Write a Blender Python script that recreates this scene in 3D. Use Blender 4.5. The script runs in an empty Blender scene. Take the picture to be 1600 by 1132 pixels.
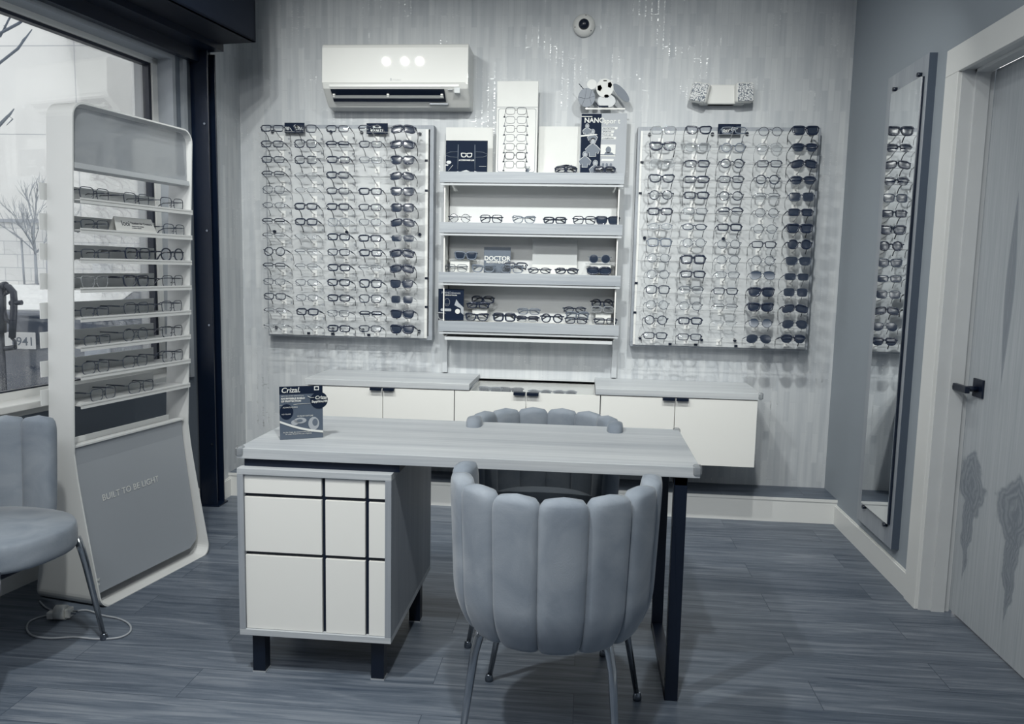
import bpy, bmesh, math, random
from mathutils import Vector, Matrix
random.seed(7)
S = bpy.context.scene
C = S.collection
PI = math.pi

# ------------------------------------------------------------------ camera
CAM_P = Vector((0.0, -4.556, 1.33))
CR = Vector((0.99545222, 0.09301281, 0.02057918))
CU = Vector((-0.03109344, 0.1130466, 0.99310305))
CF = Vector((-0.0900449, 0.98922651, -0.11542458))
FPX = 1246.39
cam = bpy.data.cameras.new('camera')
cam.sensor_fit = 'HORIZONTAL'; cam.sensor_width = 36.0
cam.lens = FPX * 36.0 / 1600.0
cam.clip_start = 0.05; cam.clip_end = 200
co = bpy.data.objects.new('camera', cam); C.objects.link(co)
mw = Matrix.Identity(4)
for i in range(3):
    mw[i][0] = CR[i]; mw[i][1] = CU[i]; mw[i][2] = -CF[i]; mw[i][3] = CAM_P[i]
co.matrix_world = mw
S.camera = co

# ------------------------------------------------------------------ exposure, world, lights
S.view_settings.view_transform = 'Standard'
S.view_settings.look = 'None'
S.view_settings.gamma = 1.0
S.view_settings.exposure = 0.0
S.view_settings.use_curve_mapping = False
S.cycles.transparent_max_bounces = 24
S.cycles.max_bounces = 8
S.cycles.sample_clamp_indirect = 4.0

world = bpy.data.worlds.new('overcast_sky'); S.world = world
world.use_nodes = True
bg = world.node_tree.nodes['Background']
bg.inputs[0].default_value = (0.93, 0.94, 0.94, 1); bg.inputs[1].default_value = 1.9


def lamp(name, kind, loc, target, power, size=0.1, color=(1, 1, 1), size_y=None, spread=None, spot=None, blend=0.5):
    l = bpy.data.lights.new(name, kind); l.energy = power; l.color = color
    if kind == 'AREA':
        l.size = size
        if size_y: l.shape = 'RECTANGLE'; l.size_y = size_y
        else: l.shape = 'DISK'
        if spread: l.spread = math.radians(spread)
    elif kind == 'SPOT':
        l.shadow_soft_size = size; l.spot_size = math.radians(spot or 90); l.spot_blend = blend
    o = bpy.data.objects.new(name, l); C.objects.link(o); o.location = loc
    d = Vector(target) - Vector(loc)
    o.rotation_euler = d.to_track_quat('-Z', 'Y').to_euler()
    return o


# recessed downlights of the shop (the ceiling is at 2.95 m), wall-washing the displays, followed by added fill lamps
WARM = (0.985, 1.0, 0.955)
for x, y in ((-1.52, -1.80), (-1.38, -1.80), (-1.27, -1.80)):
    lamp('downlight_or_fill', 'AREA', (x, y, 2.93), (x * 0.9, -0.1, 1.15), 3.4, 0.045, WARM, spread=92)
for x in (-0.30, 0.55):
    lamp('downlight_or_fill', 'AREA', (x, -1.85, 2.93), (x, -0.1, 1.10), 10.5, 0.09, WARM, spread=92)
for x, y in ((-1.05, -3.3), (-0.10, -3.7)):  # two unseen lamps added to fill the front of the room
    lamp('downlight_or_fill', 'AREA', (x, y, 2.93), (x, y + 0.6, 0.0), 30, 0.11, WARM, spread=150)
lamp('overhead_fill_light', 'AREA', (-0.8, -4.6, 2.92), (-0.5, -3.4, 0.9), 52, 1.6, (0.96, 0.98, 1.0), size_y=0.9)  # broad soft fill added overhead, no fixture belongs to it


# ------------------------------------------------------------------ helpers
def ray(px, py):
    return CF + CR * ((px - 800) / FPX) - CU * ((py - 566) / FPX)


def at(px, py, ax, c):
    """point of the real plane (axis ax = c) which the camera sees at a pixel"""
    i = 'xyz'.index(ax); d = ray(px, py)
    return CAM_P + d * ((c - CAM_P[i]) / d[i])


def lin(c):
    g = sum(c) / 3
    if g > 60: c = tuple(v + (g - v) * 0.22 for v in c)
    return tuple(((v / 255) / 12.92) if v / 255 <= 0.04045 else ((v / 255 + 0.055) / 1.055) ** 2.4 for v in c)


class Nodes:
    def __init__(s, name):
        s.m = bpy.data.materials.new(name); s.m.use_nodes = True
        s.t = s.m.node_tree; s.n = s.t.nodes; s.l = s.t.links
        s.b = s.n['Principled BSDF']; s.out = s.n['Material Output']

    def new(s, kind, **kw):
        n = s.n.new(kind)
        for k, v in kw.items():
            if k.startswith('i_'):
                n.inputs[k[2:].replace('_', ' ')].default_value = v
            else: setattr(n, k, v)
        return n

    def link(s, a, b): s.l.new(a, b)


MATS = {}


def mat(name, rgb, rough=0.5, metal=0.0, spec=0.5, noise=None, bump=None, coat=0.0, sheen=0.0, alpha=None):
    """principled material with a little procedural variation"""
    if name in MATS: return MATS[name]
    N = Nodes(name); b = N.b
    col = lin(rgb)
    b.inputs['Base Color'].default_value = (*col, 1)
    b.inputs['Roughness'].default_value = rough
    b.inputs['Metallic'].default_value = metal
    b.inputs['Specular IOR Level'].default_value = spec
    if coat: b.inputs['Coat Weight'].default_value = coat; b.inputs['Coat Roughness'].default_value = 0.03
    if sheen: b.inputs['Sheen Weight'].default_value = sheen; b.inputs['Sheen Roughness'].default_value = 0.4
    tc = N.new('ShaderNodeTexCoord')
    sc, amt = noise or (14, 0.04)
    nz = N.new('ShaderNodeTexNoise'); nz.inputs['Scale'].default_value = sc; nz.inputs['Detail'].default_value = 4
    N.link(tc.outputs['Object'], nz.inputs['Vector'])
    mr = N.new('ShaderNodeMapRange'); mr.inputs[3].default_value = 1 - amt; mr.inputs[4].default_value = 1 + amt
    N.link(nz.outputs['Fac'], mr.inputs[0])
    mx = N.new('ShaderNodeVectorMath', operation='SCALE'); mx.inputs[0].default_value = col
    N.link(mr.outputs[0], mx.inputs['Scale']); N.link(mx.outputs[0], b.inputs['Base Color'])
    if bump:
        bs, bd = bump
        n2 = N.new('ShaderNodeTexNoise'); n2.inputs['Scale'].default_value = bs
        N.link(tc.outputs['Object'], n2.inputs['Vector'])
        bp = N.new('ShaderNodeBump'); bp.inputs['Distance'].default_value = bd
        N.link(n2.outputs['Fac'], bp.inputs['Height']); N.link(bp.outputs[0], b.inputs['Normal'])
    MATS[name] = N.m
    return N.m


def clear_mat(name, rgb, gloss=0.08, tint=0.0, rough=0.02, tintrgb=None, rain=False, fres=0.5):
    """thin clear sheet: transparent with a fresnel sheen, and a share of diffuse body"""
    if name in MATS: return MATS[name]
    N = Nodes(name)
    N.n.remove(N.b)
    tr = N.new('ShaderNodeBsdfTransparent'); tr.inputs[0].default_value = (*lin(rgb), 1)
    gl = N.new('ShaderNodeBsdfGlossy'); gl.inputs['Roughness'].default_value = rough
    df = N.new('ShaderNodeBsdfDiffuse'); df.inputs[0].default_value = (*lin(tintrgb or rgb), 1)
    fr = N.new('ShaderNodeLayerWeight'); fr.inputs[0].default_value = 0.25
    ma = N.new('ShaderNodeMath', operation='MULTIPLY_ADD'); ma.inputs[1].default_value = fres; ma.inputs[2].default_value = gloss
    N.link(fr.outputs['Fresnel'], ma.inputs[0])
    m1 = N.new('ShaderNodeMixShader'); m1.inputs[0].default_value = tint
    N.link(tr.outputs[0], m1.inputs[1]); N.link(df.outputs[0], m1.inputs[2])
    if rain:
        # rain drops and dirt at the foot of the pane
        tc = N.new('ShaderNodeTexCoord'); v = N.new('ShaderNodeTexVoronoi'); v.inputs['Scale'].default_value = 170
        N.link(tc.outputs['Object'], v.inputs['Vector'])
        lt = N.new('ShaderNodeMath', operation='LESS_THAN'); lt.inputs[1].default_value = 0.22
        N.link(v.outputs['Distance'], lt.inputs[0])
        sp = N.new('ShaderNodeSeparateXYZ'); N.link(tc.outputs['Object'], sp.inputs[0])
        r = N.new('ShaderNodeMapRange'); r.inputs[1].default_value = 0.81; r.inputs[2].default_value = 1.05; r.inputs[3].default_value = 0.5; r.inputs[4].default_value = 0.0
        N.link(sp.outputs[2], r.inputs[0])
        mm = N.new('ShaderNodeMath', operation='MULTIPLY'); N.link(lt.outputs[0], mm.inputs[0]); N.link(r.outputs[0], mm.inputs[1])
        ad = N.new('ShaderNodeMath', operation='ADD'); ad.inputs[1].default_value = tint
        N.link(mm.outputs[0], ad.inputs[0]); N.link(ad.outputs[0], m1.inputs[0])
    m2 = N.new('ShaderNodeMixShader')
    N.link(ma.outputs[0], m2.inputs[0]); N.link(m1.outputs[0], m2.inputs[1]); N.link(gl.outputs[0], m2.inputs[2])
    N.link(m2.outputs[0], N.out.inputs[0])
    MATS[name] = N.m
    return N.m


def wood_mat(name, a, b, axis='x', rough=0.45, scale=1.0, fine=1.0):
    """laminate with fine straight grain along an axis"""
    if name in MATS: return MATS[name]
    N = Nodes(name)
    tc = N.new('ShaderNodeTexCoord'); mp = N.new('ShaderNodeMapping')
    lo, hi = 1.6 * scale, 70.0 * scale * fine
    mp.inputs['Scale'].default_value = {'x': (lo, hi, hi), 'z': (hi, hi, lo), 'y': (hi, lo, hi)}[axis]
    N.link(tc.outputs['Object'], mp.inputs[0])
    n1 = N.new('ShaderNodeTexNoise'); n1.inputs['Scale'].default_value = 1.0; n1.inputs['Detail'].default_value = 6; n1.inputs['Roughness'].default_value = 0.7
    n1.inputs['Distortion'].default_value = 0.4
    N.link(mp.outputs[0], n1.inputs['Vector'])
    mp2 = N.new('ShaderNodeMapping'); k = 9 * scale
    mp2.inputs['Scale'].default_value = {'x': (0.5, k, k), 'z': (k, k, 0.5), 'y': (k, 0.5, k)}[axis]
    N.link(tc.outputs['Object'], mp2.inputs[0])
    n2 = N.new('ShaderNodeTexNoise'); n2.inputs['Scale'].default_value = 1.0; n2.inputs['Detail'].default_value = 3
    N.link(mp2.outputs[0], n2.inputs['Vector'])
    ad = N.new('ShaderNodeMath', operation='ADD'); N.link(n1.outputs['Fac'], ad.inputs[0]); N.link(n2.outputs['Fac'], ad.inputs[1])
    mr = N.new('ShaderNodeMapRange'); mr.inputs[1].default_value = 0.7; mr.inputs[2].default_value = 1.3
    N.link(ad.outputs[0], mr.inputs[0])
    cr = N.new('ShaderNodeMix', data_type='RGBA')
    cr.inputs[6].default_value = (*lin(a), 1); cr.inputs[7].default_value = (*lin(b), 1)
    N.link(mr.outputs[0], cr.inputs[0]); N.link(cr.outputs[2], N.b.inputs['Base Color'])
    N.b.inputs['Roughness'].default_value = rough
    bp = N.new('ShaderNodeBump'); bp.inputs['Distance'].default_value = 0.0006; bp.inputs['Strength'].default_value = 0.6
    N.link(n1.outputs['Fac'], bp.inputs['Height']); N.link(bp.outputs[0], N.b.inputs['Normal'])
    MATS[name] = N.m
    return N.m


class MB:
    """collects shapes into one mesh"""
    def __init__(s): s.v = []; s.f = []; s.sm = []

    def add(s, vs, fs, smooth=False, M=None):
        o = len(s.v)
        for p in vs:
            p = Vector(p)
            s.v.append(M @ p if M else p)
        for f in fs: s.f.append([i + o for i in f]); s.sm.append(smooth)
        return s

    def box(s, a, b, M=None):
        x0, y0, z0 = a; x1, y1, z1 = b
        vs = [(x0, y0, z0), (x1, y0, z0), (x1, y1, z0), (x0, y1, z0), (x0, y0, z1), (x1, y0, z1), (x1, y1, z1), (x0, y1, z1)]
        return s.add(vs, [(0, 3, 2, 1), (4, 5, 6, 7), (0, 1, 5, 4), (1, 2, 6, 5), (2, 3, 7, 6), (3, 0, 4, 7)], False, M)

    def rbox(s, a, b, r=0.004, seg=2, M=None):
        """box with rounded edges"""
        bm = bmesh.new()
        bmesh.ops.create_cube(bm, size=1.0)
        a, b = Vector(a), Vector(b); c = (a + b) / 2; d = b - a
        for v in bm.verts: v.co = Vector((v.co.x * d.x, v.co.y * d.y, v.co.z * d.z)) + c
        bmesh.ops.bevel(bm, geom=list(bm.edges), offset=min(r, min(abs(d.x), abs(d.y), abs(d.z)) * 0.49), segments=seg, profile=0.5, affect='EDGES')
        bm.verts.index_update()
        s.add([v.co.copy() for v in bm.verts], [[v.index for v in f.verts] for f in bm.faces], False, M)
        bm.free(); return s

    def prism(s, pts, h0, h1, M=None, smooth=False):
        """polygon in XZ extruded along Y from h0 to h1"""
        n = len(pts)
        vs = [(x, h0, z) for x, z in pts] + [(x, h1, z) for x, z in pts]
        fs = [list(range(n)), list(range(2 * n - 1, n - 1, -1))]
        s.add(vs, fs, False, M)
        s.add(vs, [(i, i + n, (i + 1) % n + n, (i + 1) % n) for i in range(n)], smooth, M)
        return s

    def ring(s, outer, inner, h0, h1, M=None):
        """closed band between two outlines in XZ, extruded along Y"""
        n = len(outer)
        vs = [(x, h0, z) for x, z in outer] + [(x, h0, z) for x, z in inner] + [(x, h1, z) for x, z in outer] + [(x, h1, z) for x, z in inner]
        fs = []
        for i in range(n):
            j = (i + 1) % n
            fs += [(i, j, j + n, i + n), (i + 2 * n, i + 3 * n, j + 3 * n, j + 2 * n), (i, i + 2 * n, j + 2 * n, j), (i + n, j + n, j + 3 * n, i + 3 * n)]
        return s.add(vs, fs, False, M)

    def cyl(s, a, b, r, n=16, r2=None, caps=True, M=None):
        return s.tube([a, b], [r, r if r2 is None else r2], n, caps, M=M)

    def tube(s, pts, r, n=8, caps=True, closed=False, M=None, flat=None):
        pts = [Vector(p) for p in pts]; m = len(pts)
        rs = r if isinstance(r, (list, tuple)) else [r] * m
        vs = []; up = None
        for i, p in enumerate(pts):
            if closed: t = pts[(i + 1) % m] - pts[i - 1]
            elif i == 0: t = pts[1] - p
            elif i == m - 1: t = p - pts[i - 1]
            else: t = pts[i + 1] - pts[i - 1]
            if t.length < 1e-9: t = Vector((0, 0, 1))
            t.normalize()
            if up is None:
                up = Vector((0, 0, 1)) if abs(t.z) < 0.9 else Vector((0, 1, 0))
            sd = t.cross(up)
            if sd.length < 1e-4: sd = t.cross(Vector((1, 0.1, 0)))
            sd.normalize(); up2 = sd.cross(t).normalized(); up = up2
            for k in range(n):
                a = 2 * PI * (k + 0.5) / n
                fx, fy = (1, 1) if flat is None else flat
                vs.append(p + sd * (math.cos(a) * rs[i] * fx) + up2 * (math.sin(a) * rs[i] * fy))
        fs = []
        for i in range(m if closed else m - 1):
            j = (i + 1) % m
            for k in range(n):
                l = (k + 1) % n
                fs.append((i * n + k, i * n + l, j * n + l, j * n + k))
        s.add(vs, fs, True, M)
        if caps and not closed:
            s.add(vs[:n], [list(range(n))[::-1]], False, M); s.add(vs[-n:], [list(range(n))], False, M)
        return s

    def lathe(s, prof, n=24, M=None):
        """profile (r, h) spun about +Z"""
        vs = []
        for r, h in prof:
            for k in range(n): a = 2 * PI * k / n; vs.append((r * math.cos(a), r * math.sin(a), h))
        fs = [(i * n + k, i * n + (k + 1) % n, (i + 1) * n + (k + 1) % n, (i + 1) * n + k) for i in range(len(prof) - 1) for k in range(n)]
        s.add(vs, fs, True, M)
        s.add(vs[:n], [list(range(n))[::-1]], False, M); s.add(vs[-n:], [list(range(n))], False, M)
        return s

    def grid(s, fn, nu, nv, M=None, closeu=False):
        vs = [fn(i / nu, j / nv) for j in range(nv + 1) for i in range(nu + (0 if closeu else 1))]
        w = nu if closeu else nu + 1
        fs = [(j * w + i, j * w + (i + 1) % w, (j + 1) * w + (i + 1) % w, (j + 1) * w + i) for j in range(nv) for i in range(nu)]
        return s.add(vs, fs, True, M)

    def mesh(s, name):
        me = bpy.data.meshes.new(name)
        bm = bmesh.new()
        vv = [bm.verts.new(p) for p in s.v]
        for f, sm in zip(s.f, s.sm):
            try:
                q = bm.faces.new([vv[i] for i in f]); q.smooth = sm
            except ValueError: pass
        bmesh.ops.remove_doubles(bm, verts=bm.verts, dist=1e-6)
        bmesh.ops.recalc_face_normals(bm, faces=bm.faces)
        bm.to_mesh(me); bm.free()
        return me

    def obj(s, name, material, parent=None, bevel=None, sub=0, M=None):
        me = s.mesh(name)
        return link(name, me, material, parent, bevel, sub)


def link(name, me, material, parent=None, bevel=None, sub=0):
    if material is not None and not me.materials: me.materials.append(material)
    o = bpy.data.objects.new(name, me); C.objects.link(o)
    if parent: o.parent = parent
    if bevel:
        m = o.modifiers.new('bevel', 'BEVEL'); m.width = bevel; m.segments = 2; m.limit_method = 'ANGLE'; m.angle_limit = math.radians(40)
    if sub:
        m = o.modifiers.new('sub', 'SUBSURF'); m.levels = sub; m.render_levels = sub
    return o


def tag(o, label, cat, group=None):
    o['label'] = label; o['category'] = cat
    if group: o['group'] = group
    return o


def thing(name, label, cat, loc=(0, 0, 0), rot=(0, 0, 0), group=None):
    o = bpy.data.objects.new(name, None); C.objects.link(o)
    o.empty_display_size = 0.05
    o.location = loc; o.rotation_euler = rot
    return tag(o, label, cat, group)


def struct(o):
    o['kind'] = 'structure'; return o


_fonts = {}


def text_mesh(txt, size, depth=0.0008, align='LEFT', shear=0.0, bold=0.0, spacing=1.0):
    """lettering facing -Y, baseline on the local X axis"""
    cu = bpy.data.curves.new('lettering', 'FONT'); cu.body = txt; cu.size = size; cu.extrude = depth / 2
    cu.align_x = align; cu.shear = shear; cu.offset = bold; cu.space_character = spacing; cu.resolution_u = 3
    o = bpy.data.objects.new('tmp_lettering', cu); C.objects.link(o)
    dg = bpy.context.evaluated_depsgraph_get()
    me = bpy.data.meshes.new_from_object(o.evaluated_get(dg))
    bpy.data.objects.remove(o); bpy.data.curves.remove(cu)
    me.transform(Matrix.Rotation(PI / 2, 4, 'X'))
    return me


def text(txt, size, loc, material, parent, name='lettering', **kw):
    me = text_mesh(txt, size, **kw); me.materials.clear()
    o = link(name, me, material, parent); o.location = loc
    return o


def ell(cx, cz, a, b, n=20, rot=0.0):
    r = []
    for k in range(n):
        t = 2 * PI * k / n; x = a * math.cos(t); z = b * math.sin(t)
        r.append((cx + x * math.cos(rot) - z * math.sin(rot), cz + x * math.sin(rot) + z * math.cos(rot)))
    return r


def rrect(x0, z0, x1, z1, r, n=5, corners=(1, 1, 1, 1)):
    """rounded rectangle outline, corners: bl, br, tr, tl"""
    out = []
    cs = [(x0 + r, z0 + r, PI), (x1 - r, z0 + r, 1.5 * PI), (x1 - r, z1 - r, 0), (x0 + r, z1 - r, 0.5 * PI)]
    hard = [(x0, z0), (x1, z0), (x1, z1), (x0, z1)]
    for (cx, cz, a0), h, c in zip(cs, hard, corners):
        for k in range(n + 1):
            if c: a = a0 + 0.5 * PI * k / n; out.append((cx + r * math.cos(a), cz + r * math.sin(a)))
            else: out.append(h)
    return out


# ------------------------------------------------------------------ materials
NAVY = mat('navy_black_paint', (12, 23, 41), 0.35, spec=0.4)
NAVY_GLOSS = mat('glossy_black_paint', (11, 22, 40), 0.3, spec=0.4)
STEEL_BLACK = mat('black_steel', (9, 19, 35), 0.4, spec=0.4)
WHITE_LAM = mat('white_laminate', (222, 222, 218), 0.35, noise=(3, 0.01))
WHITE_PAINT = mat('white_trim_paint', (212, 213, 211), 0.35, noise=(4, 0.015))
WHITE_PLASTIC = mat('white_plastic', (208, 209, 206), 0.5, coat=0.5, noise=(3, 0.01))
WHITE_CARD = mat('white_card', (204, 206, 204), 0.6)
GREY_CARD = mat('grey_card', (150, 156, 164), 0.6)
SLATE_CARD = mat('slate_card', (86, 98, 114), 0.5)
NAVY_CARD = mat('navy_card', (14, 27, 47), 0.7, spec=0.15)
PALE_CARD = mat('pale_grey_card', (190, 194, 197), 0.6)
ACRYL = mat('opal_acrylic', (190, 194, 197), 0.22, noise=(2.5, 0.02))
CHROME = mat('brushed_chrome', (175, 180, 187), 0.22, metal=1.0)
CHROME_D = mat('dark_chrome', (125, 134, 147), 0.25, metal=1.0)
VELVET = None
WOOD_X = wood_mat('grey_oak_laminate', (150, 157, 166), (190, 194, 197), 'x')
WOOD_Z = wood_mat('grey_oak_laminate_upright', (120, 128, 140), (152, 158, 166), 'z')
WOOD_DARKZ = wood_mat('slate_oak_panel', (128, 136, 148), (158, 164, 171), 'z')
WOOD_LIP = wood_mat('pale_oak_lip', (130, 138, 149), (166, 172, 178), 'x')
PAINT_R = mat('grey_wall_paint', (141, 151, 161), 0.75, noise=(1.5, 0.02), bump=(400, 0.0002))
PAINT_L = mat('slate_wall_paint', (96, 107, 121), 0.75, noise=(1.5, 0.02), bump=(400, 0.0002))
GLASS = clear_mat('window_glass', (250, 251, 252), gloss=0.02, tint=0.03, tintrgb=(200, 204, 208), rain=True)
LENS = clear_mat('clear_lens', (243, 245, 247), gloss=0.05, tint=0.03, tintrgb=(200, 206, 212))
CLEAR = clear_mat('clear_acrylic', (228, 231, 234), gloss=0.12, tint=0.14, tintrgb=(215, 218, 220))
FROST = clear_mat('frosted_acrylic', (235, 238, 240), gloss=0.03, tint=0.5, tintrgb=(216, 219, 221), rough=0.2)
SMOKE = clear_mat('smoked_acrylic', (150, 156, 165), gloss=0.10, tint=0.78, tintrgb=(160, 166, 173), rough=0.05)
MIRROR = mat('mirror_glass', (225, 229, 232), 0.01, metal=1.0, noise=(1, 0.0))


def velvet():
    N = Nodes('grey_velvet')
    tc = N.new('ShaderNodeTexCoord')
    n1 = N.new('ShaderNodeTexNoise'); n1.inputs['Scale'].default_value = 7; n1.inputs['Detail'].default_value = 5; n1.inputs['Distortion'].default_value = 0.8
    N.link(tc.outputs['Object'], n1.inputs['Vector'])
    mr = N.new('ShaderNodeMapRange'); mr.inputs[1].default_value = 0.35; mr.inputs[2].default_value = 0.7
    N.link(n1.outputs['Fac'], mr.inputs[0])
    mx = N.new('ShaderNodeMix', data_type='RGBA')
    mx.inputs[6].default_value = (*lin((112, 123, 137)), 1); mx.inputs[7].default_value = (*lin((136, 145, 156)), 1)
    N.link(mr.outputs[0], mx.inputs[0]); N.link(mx.outputs[2], N.b.inputs['Base Color'])
    N.b.inputs['Roughness'].default_value = 0.85
    N.b.inputs['Specular IOR Level'].default_value = 0.2
    N.b.inputs['Sheen Weight'].default_value = 0.22; N.b.inputs['Sheen Roughness'].default_value = 0.35
    n2 = N.new('ShaderNodeTexNoise'); n2.inputs['Scale'].default_value = 240
    N.link(tc.outputs['Object'], n2.inputs['Vector'])
    bp = N.new('ShaderNodeBump'); bp.inputs['Distance'].default_value = 0.0008; bp.inputs['Strength'].default_value = 0.4
    N.link(n2.outputs['Fac'], bp.inputs['Height']); N.link(bp.outputs[0], N.b.inputs['Normal'])
    return N.m


VELVET = velvet()


def wallpaper(name, ax):
    """tall staggered dashes with a metallic glimmer along their sides"""
    N = Nodes(name)
    tc = N.new('ShaderNodeTexCoord'); sp = N.new('ShaderNodeSeparateXYZ'); N.link(tc.outputs['Object'], sp.inputs[0])
    cb = N.new('ShaderNodeCombineXYZ'); N.link(sp.outputs[2], cb.inputs[0]); N.link(sp.outputs[ax], cb.inputs[1])
    br = N.new('ShaderNodeTexBrick'); br.offset = 0.37; br.offset_frequency = 2; br.squash = 1.0
    br.inputs['Scale'].default_value = 1.0; br.inputs['Brick Width'].default_value = 0.17; br.inputs['Row Height'].default_value = 0.034
    br.inputs['Mortar Size'].default_value = 0.0022; br.inputs['Mortar Smooth'].default_value = 0.4; br.inputs['Bias'].default_value = 0.0
    br.inputs['Color1'].default_value = (0, 0, 0, 1); br.inputs['Color2'].default_value = (1, 1, 1, 1); br.inputs['Mortar'].default_value = (0.3, 0.3, 0.3, 1)
    N.link(cb.outputs[0], br.inputs['Vector'])
    mp = N.new('ShaderNodeMapping'); mp.inputs['Scale'].default_value = (38, 38, 2.6); N.link(tc.outputs['Object'], mp.inputs[0])
    st = N.new('ShaderNodeTexNoise'); st.inputs['Scale'].default_value = 1.0; st.inputs['Detail'].default_value = 4
    N.link(mp.outputs[0], st.inputs['Vector'])
    sm = N.new('ShaderNodeMath', operation='MULTIPLY_ADD'); sm.inputs[1].default_value = 0.42
    N.link(br.outputs['Color'], sm.inputs[0]); N.link(st.outputs['Fac'], sm.inputs[2])
    mr = N.new('ShaderNodeMapRange'); mr.inputs[1].default_value = 0.35; mr.inputs[2].default_value = 1.05; N.link(sm.outputs[0], mr.inputs[0])
    mx = N.new('ShaderNodeMix', data_type='RGBA')
    mx.inputs[6].default_value = (*lin((168, 174, 181)), 1); mx.inputs[7].default_value = (*lin((194, 198, 201)), 1)
    N.link(mr.outputs[0], mx.inputs[0])
    # glimmer: broken little horizontal dashes along the joints
    mg = N.new('ShaderNodeMapping'); mg.inputs['Scale'].default_value = (45, 45, 190); N.link(tc.outputs['Object'], mg.inputs[0])
    gn = N.new('ShaderNodeTexNoise'); gn.inputs['Scale'].default_value = 1.0; gn.inputs['Detail'].default_value = 2; N.link(mg.outputs[0], gn.inputs['Vector'])
    gt = N.new('ShaderNodeMapRange'); gt.inputs[1].default_value = 0.52; gt.inputs[2].default_value = 0.6; N.link(gn.outputs['Fac'], gt.inputs[0])
    br2 = N.new('ShaderNodeTexBrick'); br2.offset = 0.37; br2.offset_frequency = 2
    for k, v in (('Scale', 1.0), ('Brick Width', 0.17), ('Row Height', 0.034), ('Mortar Size', 0.0035), ('Mortar Smooth', 0.0)): br2.inputs[k].default_value = v
    N.link(cb.outputs[0], br2.inputs['Vector'])
    big = N.new('ShaderNodeTexNoise'); big.inputs['Scale'].default_value = 4.5; N.link(tc.outputs['Object'], big.inputs['Vector'])
    bt = N.new('ShaderNodeMapRange'); bt.inputs[1].default_value = 0.52; bt.inputs[2].default_value = 0.66; N.link(big.outputs['Fac'], bt.inputs[0])
    m1 = N.new('ShaderNodeMath', operation='MULTIPLY'); m1.use_clamp = True; N.link(gt.outputs[0], m1.inputs[0]); N.link(br2.outputs['Fac'], m1.inputs[1])
    m2 = N.new('ShaderNodeMath', operation='MULTIPLY'); N.link(m1.outputs[0], m2.inputs[0]); N.link(bt.outputs[0], m2.inputs[1])
    m3 = N.new('ShaderNodeMix', data_type='RGBA'); m3.inputs[7].default_value = (*lin((215, 217, 218)), 1)
    N.link(m2.outputs[0], m3.inputs[0]); N.link(mx.outputs[2], m3.inputs[6])
    N.link(m3.outputs[2], N.b.inputs['Base Color'])
    rr = N.new('ShaderNodeMapRange'); rr.inputs[3].default_value = 0.6; rr.inputs[4].default_value = 0.45; N.link(m2.outputs[0], rr.inputs[0]); N.link(m2.outputs[0], N.b.inputs['Metallic'])
    N.link(rr.outputs[0], N.b.inputs['Roughness'])
    bp = N.new('ShaderNodeBump'); bp.inputs['Distance'].default_value = 0.0006; bp.inputs['Strength'].default_value = 0.4
    N.link(sm.outputs[0], bp.inputs['Height']); N.link(bp.outputs[0], N.b.inputs['Normal'])
    return N.m


PAPER = wallpaper('dash_wallpaper', 0)
PAPER_S = wallpaper('dash_wallpaper_side', 1)


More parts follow.
